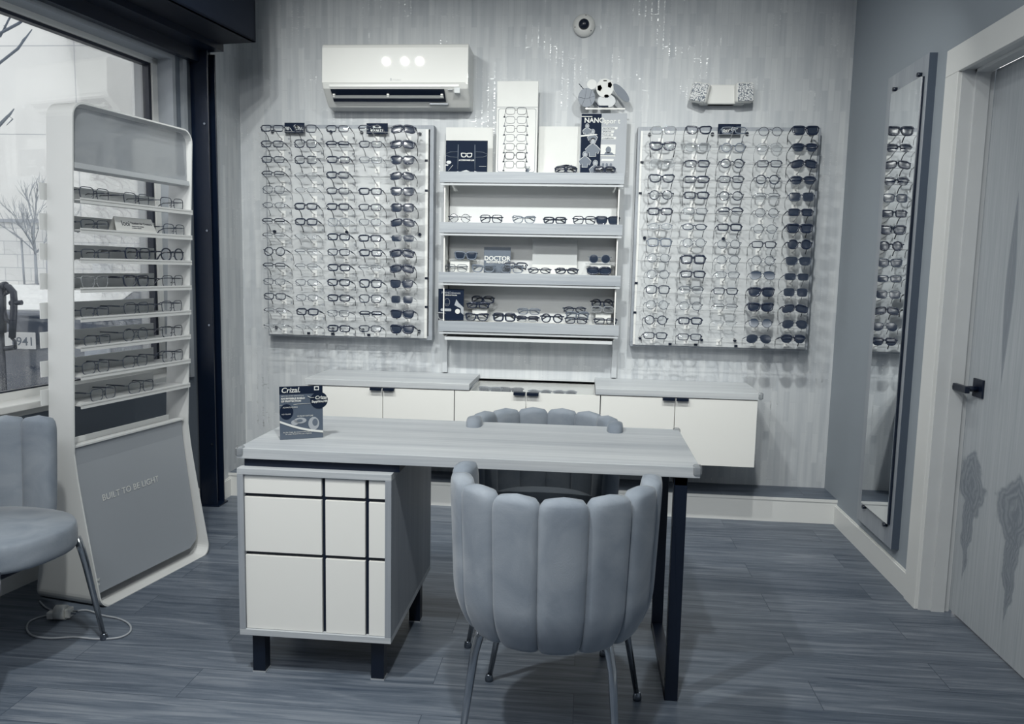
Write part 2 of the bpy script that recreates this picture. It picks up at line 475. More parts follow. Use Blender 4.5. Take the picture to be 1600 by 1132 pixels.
def floor_mat(name):
    N = Nodes(name)
    tc = N.new('ShaderNodeTexCoord')
    br = N.new('ShaderNodeTexBrick'); br.offset = 0.37; br.offset_frequency = 2
    for k, v in (('Scale', 1.0), ('Brick Width', 1.22), ('Row Height', 0.18), ('Mortar Size', 0.0012), ('Mortar Smooth', 0.2)): br.inputs[k].default_value = v
    br.inputs['Color1'].default_value = (0, 0, 0, 1); br.inputs['Color2'].default_value = (1, 1, 1, 1); br.inputs['Mortar'].default_value = (0.1, 0.1, 0.1, 1)
    N.link(tc.outputs['Object'], br.inputs['Vector'])
    # every plank gets its own piece of the grain
    of = N.new('ShaderNodeVectorMath', operation='SCALE'); of.inputs['Scale'].default_value = 7.3; N.link(br.outputs['Color'], of.inputs[0])
    ad = N.new('ShaderNodeVectorMath', operation='ADD'); N.link(tc.outputs['Object'], ad.inputs[0]); N.link(of.outputs[0], ad.inputs[1])
    mp = N.new('ShaderNodeMapping'); mp.inputs['Scale'].default_value = (1.3, 17, 1); N.link(ad.outputs[0], mp.inputs[0])
    n1 = N.new('ShaderNodeTexNoise'); n1.inputs['Scale'].default_value = 1.6; n1.inputs['Detail'].default_value = 8; n1.inputs['Roughness'].default_value = 0.62; n1.inputs['Distortion'].default_value = 1.2
    N.link(mp.outputs[0], n1.inputs['Vector'])
    mp2 = N.new('ShaderNodeMapping'); mp2.inputs['Scale'].default_value = (2, 110, 1); N.link(ad.outputs[0], mp2.inputs[0])
    n2 = N.new('ShaderNodeTexNoise'); n2.inputs['Scale'].default_value = 1.0; n2.inputs['Detail'].default_value = 3; N.link(mp2.outputs[0], n2.inputs['Vector'])
    a1 = N.new('ShaderNodeMath', operation='MULTIPLY_ADD'); a1.inputs[1].default_value = 0.35
    N.link(n2.outputs['Fac'], a1.inputs[0]); N.link(n1.outputs['Fac'], a1.inputs[2])
    sx = N.new('ShaderNodeSeparateColor'); N.link(br.outputs['Color'], sx.inputs[0])
    a2 = N.new('ShaderNodeMath', operation='MULTIPLY_ADD'); a2.inputs[1].default_value = 0.16
    N.link(sx.outputs[0], a2.inputs[0]); N.link(a1.outputs[0], a2.inputs[2])
    cr = N.new('ShaderNodeValToRGB')
    e = cr.color_ramp.elements
    e[0].position = 0.42; e[0].color = (*lin((44, 56, 74)), 1)
    e[1].position = 1.0; e[1].color = (*lin((116, 125, 137)), 1)
    k = cr.color_ramp.elements.new(0.62); k.color = (*lin((70, 82, 98)), 1)
    k = cr.color_ramp.elements.new(0.8); k.color = (*lin((90, 101, 116)), 1)
    N.link(a2.outputs[0], cr.inputs[0])
    mo = N.new('ShaderNodeMix', data_type='RGBA'); mo.inputs[7].default_value = (*lin((50, 62, 80)), 1)
    N.link(br.outputs['Fac'], mo.inputs[0]); N.link(cr.outputs[0], mo.inputs[6])
    N.link(mo.outputs[2], N.b.inputs['Base Color'])
    N.b.inputs['Roughness'].default_value = 0.42; N.b.inputs['Specular IOR Level'].default_value = 0.4
    bp = N.new('ShaderNodeBump'); bp.inputs['Distance'].default_value = 0.0012; bp.inputs['Strength'].default_value = 0.5
    N.link(a1.outputs[0], bp.inputs['Height']); N.link(bp.outputs[0], N.b.inputs['Normal'])
    return N.m


FLOOR = floor_mat('grey_plank_floor')

# ------------------------------------------------------------------ room shell
XR = 1.377                      # right wall
LT = math.tan(math.radians(8.994))
def LW(y): return -2.016 + LT * y   # x of the window wall at a depth y
YF = -6.2                       # wall behind the camera
ZC = 2.95

m = MB(); m.box((-3.3, YF - 0.1, -0.08), (XR + 0.4, 0.12, 0.0)); struct(m.obj('floor', FLOOR))
m = MB(); m.box((-3.3, YF - 0.1, ZC), (XR + 0.4, 0.12, ZC + 0.1)); struct(m.obj('ceiling', WHITE_PAINT))
m = MB(); m.box((-2.12, 0.0, 0.0), (XR + 0.3, 0.12, ZC)); struct(m.obj('wall_back', PAPER))
m = MB(); m.box((-3.3, YF - 0.12, 0.0), (XR + 0.3, YF, ZC)); struct(m.obj('wall_front', PAINT_R))
# short papered return beside the steel post
m = MB(); m.box((-2.12, -0.352, 0.0), (-2.016, 0.0, ZC)); struct(m.obj('wall_return', PAPER_S))

# right wall with its door opening
DY0, DY1, DZ = -1.335, -2.26, 2.11
m = MB()
m.box((XR, DY0 + 0.012, 0), (XR + 0.13, 0.0, ZC)); m.box((XR, YF, 0), (XR + 0.13, DY1 - 0.012, ZC)); m.box((XR, DY1 - 0.012, DZ + 0.012), (XR + 0.13, DY0 + 0.012, ZC))
struct(m.obj('wall_right', PAINT_R))

# left wall: sill wall, head, pier near the post; drawn in wall coordinates (t along the wall towards the camera, outward)
LO = Vector((-2.016, 0, 0)); ang = math.radians(8.994)
tdir = Vector((-math.sin(ang), -math.cos(ang), 0)); ndir = Vector((-math.cos(ang), math.sin(ang), 0))   # n points outdoors
def LM():
    M = Matrix.Identity(4)
    for i in range(3): M[i][0] = tdir[i]; M[i][1] = ndir[i]; M[i][2] = (0, 0, 1)[i]; M[i][3] = LO[i]
    return M
ML = LM()
T0, T1 = 0.60, 4.2       # window opening along the wall
ZS, ZH = 0.775, 2.345
m = MB()
m.box((0.36, 0.0, 0), (6.4, 0.13, ZS - 0.045), ML)
m.box((0.36, 0.0, ZH + 0.0), (6.4, 0.13, ZC), ML)
m.box((0.36, 0.0, ZS - 0.045), (T0, 0.13, ZH), ML)
m.box((T1, 0.0, ZS - 0.045), (6.4, 0.13, ZH), ML)
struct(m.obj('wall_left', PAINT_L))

# window: white sill and reveals, frame, black gasket, pane
w = bpy.data.objects.new('window_1', None); C.objects.link(w); struct(w); w.matrix_world = ML
m = MB(); m.rbox((T0 - 0.03, -0.035, ZS - 0.05), (T1 + 0.05, 0.15, ZS - 0.02), 0.004)
m.box((T0, -0.006, ZS - 0.075), (T1, 0.0, ZS - 0.05)); m.obj('window_sill', WHITE_PAINT, w)
m = MB()
m.box((T0, -0.012, ZH - 0.004), (T1, 0.11, ZH + 0.02)); m.box((T0 - 0.02, -0.012, ZS - 0.02), (T0 + 0.004, 0.11, ZH + 0.02))
m.box((T0 - 0.10, -0.02, ZS - 0.05), (T0 - 0.07, 0.0, ZH + 0.09)); m.box((T0 - 0.10, -0.02, ZH + 0.06), (T1, 0.0, ZH + 0.09))
m.obj('window_reveal', mat('grey_reveal', (150, 157, 166), 0.5), w)
m = MB()
m.box((T0, 0.075, ZS - 0.02), (T1, 0.13, ZS + 0.012)); m.box((T0, 0.075, ZH - 0.03), (T1, 0.13, ZH)); m.box((T0, 0.075, ZS), (T0 + 0.04, 0.13, ZH))
m.obj('window_frame', WHITE_PAINT, w)
m = MB()
m.box((T0 + 0.04, 0.085, ZS + 0.012), (T1, 0.11, ZS + 0.018)); m.box((T0 + 0.04, 0.085, ZH - 0.044), (T1, 0.12, ZH - 0.03)); m.box((T0 + 0.04, 0.085, ZS), (T0 + 0.058, 0.12, ZH - 0.03))
m.obj('gasket', NAVY, w)
m = MB(); m.box((T0 + 0.04, 0.104, ZS + 0.005), (T1, 0.108, ZH - 0.03)); m.obj('window_pane', GLASS, w)
# outer brick jamb seen through the pane
m = MB(); m.box((T0 - 0.04, 0.135, ZS - 0.3), (T0 + 0.02, 0.20, ZC)); struct(m.obj('trim_5', mat('outer_jamb', (196, 198, 198), 0.7)))
bpy.data.objects['trim_5'].matrix_world = ML

# baseboards
bbh = 0.10
def baseboard(name, a, b, h, n):
    """board from a to b on the floor, n = direction into the room"""
    a, b, n = Vector(a), Vector(b), Vector(n).normalized(); d = (b - a); L = d.length; d.normalize()
    M = Matrix.Identity(4)
    for i in range(3): M[i][0] = d[i]; M[i][1] = n[i]; M[i][2] = (0, 0, 1)[i]; M[i][3] = a[i]
    m = MB(); m.prism([(0, 0), (L, 0), (L, h), (0, h)], 0.0, 0.013, M); m.prism([(0, h), (L, h), (L, h + 0.006), (0, h + 0.006)], 0.0, 0.008, M)
    return struct(m.obj(name, WHITE_PAINT))
baseboard('baseboard_right', (XR, -0.241, 0), (XR, -1.221, 0), bbh, (-1, 0, 0))
baseboard('baseboard_right_front', (XR, -2.37, 0), (XR, YF, 0), bbh, (-1, 0, 0))
pa = ML @ Vector((0.47, 0, 0)); pb = ML @ Vector((6.2, 0, 0))
baseboard('baseboard_left', pa, pb, bbh, -ndir)
baseboard('baseboard_return', (-2.016, -0.36, 0), (-2.016, -0.241, 0), bbh, (1, 0, 0))
# low curb along the back wall: white face, floor-covered top
cb = MB(); cb.box((-2.016, -0.241, 0.0), (XR, -0.02, 0.126)); cb.box((-2.016, -0.245, 0.120), (XR, -0.235, 0.134))
o = struct(cb.obj('trim_1', WHITE_PAINT))
m = MB(); m.box((-2.016, -0.235, 0.126), (XR, 0.0, 0.1345)); struct(m.obj('trim_2', FLOOR))

# black steel post at the corner of the window wall
px, py = -2.034, -0.447
p = thing('steel_post', 'glossy black steel post between window and papered corner', 'post', (px, py, 0))
m = MB(); m.box((-0.044, -0.01, 0), (0.050, 0.0, 2.42)); m.box((-0.044, 0.075, 0), (0.050, 0.085, 2.42)); m.box((-0.006, 0, 0), (0.006, 0.08, 2.42))
m.obj('column', NAVY_GLOSS, p, bevel=0.002)
m = MB(); m.box((-0.06, -0.02, 0), (0.065, 0.09, 0.008)); m.obj('base_plate', NAVY_GLOSS, p)
m = MB()
for zz in (0.35, 1.0, 1.5, 2.05): m.cyl((0.03, -0.012, zz), (0.03, -0.016, zz), 0.006, 8)
m.obj('bolts', CHROME_D, p)

# dark shutter box above the window, its end stopping short of the back wall
q = thing('shutter_box', 'large black metal shutter box above the window', 'shutter box', (0, 0, 0))
o = MB()
# runs parallel to the window wall
def boxL(t0, t1, n0, n1, z0, z1, mm): mm.box((t0, n0, z0), (t1, n1, z1), ML)
boxL(0.42, 5.2, -0.37, -0.355, 2.452, 2.95, o); boxL(0.42, 5.2, -0.37, -0.10, 2.452, 2.462, o); boxL(0.42, 0.432, -0.37, 0.0, 2.462, 2.95, o)
o.obj('housing', mat('shutter_black', (8, 17, 32), 0.5, spec=0.25), q)
o = MB(); boxL(0.40, 5.2, -0.17, -0.05, 2.42, 2.462, o); boxL(0.36, 5.2, -0.06, -0.02, 2.36, 2.44, o); o.obj('track', NAVY_GLOSS, q)
o = MB(); boxL(0.46, 5.2, -0.035, 0.0, 2.372, 2.384, o); o.obj('edge_trim', CHROME_D, q)
o = MB()
for t in (0.62, 1.6, 2.6):
    P = ML @ Vector((t, -0.371, 2.60)); o.lathe([(0.006, 0), (0.006, 0.004), (0.002, 0.005)], 8, Matrix.Translation(P) @ Matrix.Rotation(PI / 2, 4, 'Y'))
o.obj('screw_heads', CHROME, q)

# door in the right wall: casing, jamb with stops, slab
d = bpy.data.objects.new('door_1', None); C.objects.link(d); struct(d)
cx = XR - 0.02
m = MB()
m.box((cx, DY0 + 0.005, 0), (XR, -1.221, 2.10)); m.box((cx, -2.375, 0), (XR, DY1 - 0.005, 2.10)); m.box((cx, -2.375, 2.1003), (XR, -1.221, 2.20))
m.obj('door_casing', WHITE_PAINT, d, bevel=0.002)
m = MB()
for x0, x1, e in ((XR - 0.006, XR + 0.04, 0.0), (XR + 0.04, XR + 0.09, 0.012), (XR + 0.09, XR + 0.112, 0.0)):
    m.box((x0, DY0 - e, 0), (x1, DY0 + 0.01, 2.105)); m.box((x0, DY1 - 0.01, 0), (x1, DY1 + e, 2.105)); m.box((x0, DY1, 2.105 - e), (x1, DY0, 2.115))
m.obj('door_jamb', mat('jamb_paint', (190, 193, 195), 0.4), d)


def door_mat():
    """rotary-cut veneer: vertical grain with dark flame figures"""
    N = Nodes('birch_door_veneer')
    tc = N.new('ShaderNodeTexCoord')
    mp = N.new('ShaderNodeMapping'); mp.inputs['Scale'].default_value = (1, 9, 0.55); N.link(tc.outputs['Object'], mp.inputs[0])
    n1 = N.new('ShaderNodeTexNoise'); n1.inputs['Scale'].default_value = 1.4; n1.inputs['Detail'].default_value = 3; n1.inputs['Distortion'].default_value = 1.0
    N.link(mp.outputs[0], n1.inputs['Vector'])
    wv = N.new('ShaderNodeMath', operation='MULTIPLY'); wv.inputs[1].default_value = 46; N.link(n1.outputs['Fac'], wv.inputs[0])
    sn = N.new('ShaderNodeMath', operation='SINE'); N.link(wv.outputs[0], sn.inputs[0])
    mp2 = N.new('ShaderNodeMapping'); mp2.inputs['Scale'].default_value = (1, 130, 3); N.link(tc.outputs['Object'], mp2.inputs[0])
    n2 = N.new('ShaderNodeTexNoise'); n2.inputs['Scale'].default_value = 1; n2.inputs['Detail'].default_value = 4; N.link(mp2.outputs[0], n2.inputs['Vector'])
    a = N.new('ShaderNodeMath', operation='MULTIPLY_ADD'); a.inputs[1].default_value = 0.06; N.link(sn.outputs[0], a.inputs[0]); N.link(n2.outputs['Fac'], a.inputs[2])
    mr = N.new('ShaderNodeMapRange'); mr.inputs[1].default_value = 0.1; mr.inputs[2].default_value = 0.95; N.link(a.outputs[0], mr.inputs[0])
    mx = N.new('ShaderNodeMix', data_type='RGBA')
    mx.inputs[6].default_value = (*lin((150, 158, 166)), 1); mx.inputs[7].default_value = (*lin((182, 187, 192)), 1)
    N.link(mr.outputs[0], mx.inputs[0])
    # flame figures: pointed ellipses at fixed spots of the slab (y, z, half-width, half-height)
    sp = N.new('ShaderNodeSeparateXYZ'); N.link(tc.outputs['Object'], sp.inputs[0])
    nz = N.new('ShaderNodeTexNoise'); nz.inputs['Scale'].default_value = 11; nz.inputs['Detail'].default_value = 3; N.link(tc.outputs['Object'], nz.inputs['Vector'])
    tot = None
    for (yy, zz, hw, hh, k) in ((-1.575, 1.30, 0.034, 0.36, 0.0), (-1.435, 0.55, 0.115, 0.14, 1.0), (-1.42, 0.40, 0.045, 0.25, 0.5), (-1.74, 0.53, 0.13, 0.15, 1.0), (-1.745, 0.38, 0.05, 0.26, 0.5)):
        dy = N.new('ShaderNodeMath', operation='SUBTRACT'); dy.inputs[1].default_value = yy; N.link(sp.outputs[1], dy.inputs[0])
        jy = N.new('ShaderNodeMath', operation='MULTIPLY_ADD'); jy.inputs[1].default_value = 0.16 * k; N.link(nz.outputs['Fac'], jy.inputs[0]); N.link(dy.outputs[0], jy.inputs[2])
        j2 = N.new('ShaderNodeMath', operation='SUBTRACT'); j2.inputs[1].default_value = 0.08 * k; N.link(jy.outputs[0], j2.inputs[0])
        dyy = N.new('ShaderNodeMath', operation='DIVIDE'); dyy.inputs[1].default_value = hw; N.link(j2.outputs[0], dyy.inputs[0])
        dz = N.new('ShaderNodeMath', operation='SUBTRACT'); dz.inputs[1].default_value = zz; N.link(sp.outputs[2], dz.inputs[0])
        dzz = N.new('ShaderNodeMath', operation='DIVIDE'); dzz.inputs[1].default_value = hh; N.link(dz.outputs[0], dzz.inputs[0])
        p1 = N.new('ShaderNodeMath', operation='ABSOLUTE'); N.link(dyy.outputs[0], p1.inputs[0])
        p2 = N.new('ShaderNodeMath', operation='ABSOLUTE'); N.link(dzz.outputs[0], p2.inputs[0])
        p3 = N.new('ShaderNodeMath', operation='POWER'); p3.inputs[1].default_value = 1.5; N.link(p2.outputs[0], p3.inputs[0])
        s_ = N.new('ShaderNodeMath', operation='ADD'); N.link(p1.outputs[0], s_.inputs[0]); N.link(p3.outputs[0], s_.inputs[1])
        r_ = N.new('ShaderNodeMapRange'); r_.inputs[1].default_value = 1.0; r_.inputs[2].default_value = 0.8; r_.inputs[3].default_value = 0; r_.inputs[4].default_value = 1; N.link(s_.outputs[0], r_.inputs[0])
        rg = N.new('ShaderNodeMath', operation='MULTIPLY'); rg.inputs[1].default_value = 24; N.link(s_.outputs[0], rg.inputs[0])
        rs = N.new('ShaderNodeMath', operation='SINE'); N.link(rg.outputs[0], rs.inputs[0])
        rm = N.new('ShaderNodeMapRange'); rm.inputs[1].default_value = -1; rm.inputs[2].default_value = 1; rm.inputs[3].default_value = 0.6; rm.inputs[4].default_value = 1; N.link(rs.outputs[0], rm.inputs[0])
        mu = N.new('ShaderNodeMath', operation='MULTIPLY'); N.link(r_.outputs[0], mu.inputs[0]); N.link(rm.outputs[0], mu.inputs[1])
        if tot is None: tot = mu
        else:
            mxm = N.new('ShaderNodeMath', operation='MAXIMUM'); N.link(tot.outputs[0], mxm.inputs[0]); N.link(mu.outputs[0], mxm.inputs[1]); tot = mxm
    ms = N.new('ShaderNodeMath', operation='MULTIPLY'); ms.inputs[1].default_value = 0.8; N.link(tot.outputs[0], ms.inputs[0])
    m3 = N.new('ShaderNodeMix', data_type='RGBA'); m3.inputs[7].default_value = (*lin((98, 109, 123)), 1)
    N.link(ms.outputs[0], m3.inputs[0]); N.link(mx.outputs[2], m3.inputs[6])
    N.link(m3.outputs[2], N.b.inputs['Base Color']); N.b.inputs['Roughness'].default_value = 0.5
    return N.m


m = MB(); m.box((XR + 0.112, DY1 + 0.003, 0.012), (XR + 0.155, DY0 - 0.003, 2.103)); m.obj('door_slab', door_mat(), d)
h = MB(); h.rbox((XR + 0.104, -1.462, 0.885), (XR + 0.112, -1.385, 0.955), 0.002)
h.cyl((XR + 0.105, -1.425, 0.917), (XR + 0.06, -1.425, 0.917), 0.011, 12)
h.rbox((XR + 0.048, -1.452, 0.902), (XR + 0.066, -1.335, 0.928), 0.003)
h.cyl((XR + 0.049, -1.352, 0.914), (XR + 0.047, -1.352, 0.914), 0.006, 12)
h.obj('door_handle', NAVY, d)

# ------------------------------------------------------------------ mirror on its wood board
b = thing('wall_mirror', 'tall frameless mirror on slate wood board on the grey right wall', 'mirror', (XR, -0.9, 0))
YA, YB = 0.350, -0.185     # far and near edges of the board, about y=-0.9
m = MB(); m.box((-0.032, YB, 0.160), (0.0, YA - 0.09, 2.232)); m.obj('backboard', WOOD_DARKZ, b, bevel=0.001)
m = MB(); m.box((-0.0318, YB - 0.0012, 0.161), (0.0, YB, 2.231)); m.obj('near_edge_shade', mat('edge_shade_slate', (62, 75, 93), 0.6), b)  # dark strip paints shade onto the board's near edge
m = MB(); m.box((-0.045, -0.150, 0.262), (-0.040, 0.175, 2.146)); m.obj('mirror_pane', MIRROR, b)
m = MB()
for yy in (-0.12, 0.145):
    for zz in (0.25, 2.16):
        m.cyl((-0.031, yy, zz), (-0.05, yy, zz), 0.009, 12)
m.obj('standoffs', NAVY, b)
m = MB(); m.box((-0.0402, -0.156, 0.262), (-0.033, -0.150, 2.146)); m.obj('mirror_edge', NAVY, b)

# ------------------------------------------------------------------ eyewear
def outline(shape, n=26):
    """lens outline (x outward from its own centre, z), outer side = +x"""
    P = {'r': (.0265, .0165, 4.2), 's': (.0265, .0210, 3.8), 'o': (.0240, .0230, 2.1), 'v': (.0265, .0150, 2.4), 'w': (.0275, .0205, 3.4),
         'c': (.0275, .0190, 2.8), 'a': (.0285, .0235, 2.3), 'b': (.0260, .0200, 2.8), 'h': (.0270, .0160, 4.0), 'l': (.0260, .0150, 3.2),
         'p': (.0290, .0180, 3.0), 'g': (.0300, .0190, 2.6)}[shape]
    a, b_, e = P; out = []
    for k in range(n):
        t = 2 * PI * k / n; c, s_ = math.cos(t), math.sin(t)
        x = a * math.copysign(abs(c) ** (2 / e), c); z = b_ * math.copysign(abs(s_) ** (2 / e), s_)
        if shape in 'wcb': x *= 1 + 0.16 * (z / b_); 
        if shape in 'sr': x *= 1 + 0.05 * (z / b_)
        if shape == 'c' and z > 0 and x > 0: z += 0.007 * (x / a) ** 2
        if shape == 'w' and z > 0 and x > 0: z += 0.003 * (x / a) ** 2
        if shape == 'a': x, z = x * (1 + 0.12 * z / b_) + (0.003 if z < 0 else 0), z - (0.004 * (1 - x / a) if z < 0 else 0) * -0.5
        if shape == 'p': z -= 0.005 * (x / a)
        out.append((x, z))
    return out


CX = 0.0335    # lens centre from the bridge
WORDS = {'r': 'rectangular', 's': 'square', 'o': 'round', 'v': 'oval', 'w': 'wayfarer-shaped', 'c': 'cat-eye', 'a': 'aviator', 'b': 'browline',
         'h': 'half-rim', 'l': 'rimless', 'p': 'sporty wraparound', 'g': 'goggle-style'}
WORDS['w'] = 'trapezoid'
COLS = {'d': ('dark', mat('dark_acetate', (18, 30, 52), 0.25, coat=0.3)), 'g': ('grey', mat('grey_acetate', (92, 104, 121), 0.3)),
        'm': ('dark wire', mat('gunmetal_wire', (50, 62, 82), 0.35, metal=0.3)),
        'k': ('clear', clear_mat('clear_frame', (205, 210, 215), gloss=0.15, tint=0.4, tintrgb=(190, 196, 202)))}


def lens_mats(kind):
    if kind == '-': return LENS
    if kind == 'S': return mat('dark_tinted_lens', (38, 47, 62), 0.22, spec=0.4)
    if 'gradient_lens' in MATS: return MATS['gradient_lens']
    N = Nodes('gradient_lens'); tc = N.new('ShaderNodeTexCoord'); sp = N.new('ShaderNodeSeparateXYZ'); N.link(tc.outputs['Object'], sp.inputs[0])
    mr = N.new('ShaderNodeMapRange'); mr.inputs[1].default_value = -0.024; mr.inputs[2].default_value = 0.015; N.link(sp.outputs[2], mr.inputs[0])
    mx = N.new('ShaderNodeMix', data_type='RGBA'); mx.inputs[6].default_value = (*lin((150, 157, 167)), 1); mx.inputs[7].default_value = (*lin((50, 63, 83)), 1)
    N.link(mr.outputs[0], mx.inputs[0]); N.link(mx.outputs[2], N.b.inputs['Base Color']); N.b.inputs['Roughness'].default_value = 0.1
    MATS['gradient_lens'] = N.m
    return N.m


_cache = {}
THICK = {1: 0.0013, 2: 0.0025, 3: 0.0035, 4: 0.0047}


def front_y(x): return 0.9 * x * x   # face-form curve


def eyewear_meshes(code, fold):
    shape, th, col = code[0], int(code[1]), code[2]
    key = (code, fold)
    if key in _cache: return _cache[key]
    r = THICK[th]; ol = outline(shape)
    fr = MB(); n = len(ol)
    zt = max(z for _, z in ol)
    for sgn in (-1, 1):
        pts = [(sgn * (CX + x), front_y(CX + x), z) for x, z in ol]
        if shape in 'hb':
            top = [p for p in sorted(pts, key=lambda p: p[0]) if p[2] > -0.002]
            top.sort(key=lambda p: math.atan2(p[2], (sgn * p[0] - CX)))
            fr.tube(top, r * (1.25 if shape == 'b' else 1.0), 6, flat=(1.0, 1.2))
            if shape == 'b' or th > 1: fr.tube(pts, 0.0007, 5, closed=True)
        if shape == 'l': fr.tube(pts, 0.0005, 4, closed=True)
        elif shape not in 'hb':
            fr.tube(pts, r, 6, closed=True, flat=(1.15, 1.0))
            if th >= 3:
                top = [p for p in pts if p[2] > zt * 0.55]; top.sort(key=lambda p: p[0])
                fr.tube(top, r * 1.25, 6)
        # end piece
        ox = CX + max(x for x, z in ol); oz = zt * 0.45 if shape not in 'cw' else zt * 0.7
        hx = max(0.0665, ox + 0.003)
        fr.tube([(sgn * (ox - 0.002), front_y(ox), oz), (sgn * hx, front_y(ox) + 0.004, oz), (sgn * hx, front_y(ox) + 0.012, oz)], max(r, 0.0014), 6)
        # nose pad
        fr.tube([(sgn * 0.008, 0.002, -0.004), (sgn * 0.0085, 0.007, -0.008)], 0.0014 if th < 3 else 0.002, 5)
    ib = 0.0075
    bz = zt * 0.35
    fr.tube([(-ib, front_y(ib), bz - 0.001), (0, -0.0015, bz + 0.003), (ib, front_y(ib), bz - 0.001)], max(r * 1.15, 0.0011), 6)
    if shape == 'a': fr.tube([(-0.018, 0, zt * 0.85), (0.018, 0, zt * 0.85)], 0.0009, 5)
    hx = max(0.0665, CX + max(x for x, z in ol) + 0.003); hy = front_y(hx - 0.003) + 0.012; hz = oz
    tr = {1: 0.0014, 2: 0.0024, 3: 0.0030, 4: 0.0036}[th]
    if col == 'm': tr = 0.0016
    tl, tr_m = MB(), MB()
    for sgn, mm in ((-1, tl), (1, tr_m)):
        if fold:
            off = 0.004 if sgn > 0 else 0.010
            mm.tube([(sgn * hx, hy, hz), (sgn * (hx - 0.005), hy + off, hz), (-sgn * 0.030, hy + off + 0.004, hz - 0.003), (-sgn * 0.060, hy + off + 0.005, hz - 0.020)],
                    [tr, tr * 1.15, tr, tr * 1.1], 6, flat=(0.6, 1.3))
        else:
            mm.tube([(sgn * hx, hy, hz), (sgn * hx, hy + 0.05, hz), (sgn * (hx - 0.001), hy + 0.085, hz - 0.001), (sgn * (hx - 0.003), hy + 0.104, hz - 0.010), (sgn * (hx - 0.006), hy + 0.118, hz - 0.030)],
                    [tr * 1.1, tr, tr * 0.9, tr, tr * 1.2], 6, flat=(0.6, 1.4))
    # lens, slightly domed
    ln = MB(); sc = 0.985
    for ring_ in (0,):
        vs = [(0, -0.0016, 0)] + [(x * 0.55 * sc, -0.0012, z * 0.55 * sc) for x, z in ol] + [(x * sc, 0, z * sc) for x, z in ol]
        fs = [(0, 1 + i, 1 + (i + 1) % n) for i in range(n)] + [(1 + i, 1 + n + i, 1 + n + (i + 1) % n, 1 + (i + 1) % n) for i in range(n)]
        ln.add(vs, fs, True)
    lr = MB()
    lr.add([(-v[0], v[1], v[2]) for v in ln.v], [f[::-1] for f in ln.f], True)
    res = dict(frame=fr.mesh('eyewear_front'), tl=tl.mesh('temple'), tr=tr_m.mesh('temple'), lens=ln.mesh('lens'), lensl=lr.mesh('lens'), b=-min(z for _, z in ol) + r, w=hx)
    _cache[key] = res
    for k in ('frame', 'tl', 'tr'): res[k].materials.append(COLS[col][1])
    for k in ('lens', 'lensl'): res[k].materials.append(lens_mats(code[3] if len(code) > 3 else '-'))
    return res


def desc(code):
    sun = len(code) > 3 and code[3] in 'SG'
    w = ('thin' if code[1] == '1' else 'thick' if code[1] in '34' else 'slim') if code[0] not in 'l' else ''
    kind = {'S': 'dark sunglasses', 'G': 'gradient-lens sunglasses'}[code[3]] if sun else 'eyeglasses'
    c = COLS[code[2]][0]
    if sun: return '%s %s %s' % (w, WORDS[code[0]], kind)
    return ('%s %s %s %s' % (w, c, WORDS[code[0]], kind)).strip()


TAG_MESH = None


def eyewear(code, loc, rot, label, group, fold=False, lean=0.0, tagged=False, scale=1.0):
    R = eyewear_meshes(code, fold)
    sun = len(code) > 3 and code[3] in 'SG'
    o = thing('sunglasses' if sun else 'eyeglasses', label, 'sunglasses' if sun else 'glasses', loc, (lean, 0, rot), group)
    o.scale = (scale,) * 3
    def ch(name, me, x=0, z=0):
        c = bpy.data.objects.new(name, me); C.objects.link(c); c.parent = o; c.location = (x, front_y(x) if x else 0, z); return c
    ch('frame_front', R['frame']); ch('temple', R['tl']); ch('temple', R['tr'])
    a = ch('lens', R['lens'], CX); a.location = (CX, front_y(CX), 0); a.rotation_euler = (0, 0, math.atan(1.8 * CX))
    a = ch('lens', R['lensl'], -CX); a.location = (-CX, front_y(CX), 0); a.rotation_euler = (0, 0, -math.atan(1.8 * CX))
    if tagged:
        global TAG_MESH
        if TAG_MESH is None:
            t = MB(); t.prism(ell(0, 0, 0.007, 0.008, 8), -0.0004, 0.0004, Matrix.Rotation(0.9, 4, 'Z')); TAG_MESH = t.mesh('price_tag'); TAG_MESH.materials.append(GREY_CARD)
        ch('price_tag', TAG_MESH).location = (R['w'] - 0.002, 0.095, -0.020)
    return o


LEFT = '''r2d s2d r2d h2d p4dS
r2d s2d h3d r2d p4dS
r2d s2d r3d r1m w3dS
h2d l1m r3d ---- p3dS
s1m l1m r2d r3d w3dS
v1m r3d r3d r2d s3dS
h2d r3d s1g r1m p3dS
h1d l1m r3d r3d r1mS
o2d h1m r2d r3d p4dS
h2d h1m r3d h1m p4dS
r1m r1m r3d s3d w2dS
r2d r1m r3d s2d s1kS
h1d r3d r1m h3d w3dS
l1m l1m r3d r2d w4dS'''.split('\n')
RIGHT = '''s2k c3d r2g o1d w4dS
c4d s2k o2g a1k b3dS
s1k r3d o2d r2d p3dS
c3d r3d r2d o2d b3dS
o2d r3d o2d h1m s2mS
r3d r1m b2d o1d r3dS
v1g v2m r3d o1m w4dS
s3g o1m o1m r2d o3dS
o1m s4d o1m o1m w2mS
o1m r3d r1m a1mG r2mS
s2d b1m r2d w4dS s1mS
o1m o1m h1d c4dS p3dS
o2d r3d l1k o1mG a1mS
r2d r2d ---- a1mS b3dS'''.split('\n')
ROWN = ['top', 'second', 'third', 'fourth', 'fifth', 'sixth', 'seventh', 'eighth', 'ninth', 'tenth', 'eleventh', 'twelfth', 'thirteenth', 'bottom']
COLN = ['leftmost', 'second', 'middle', 'fourth', 'rightmost']

YG = -0.222


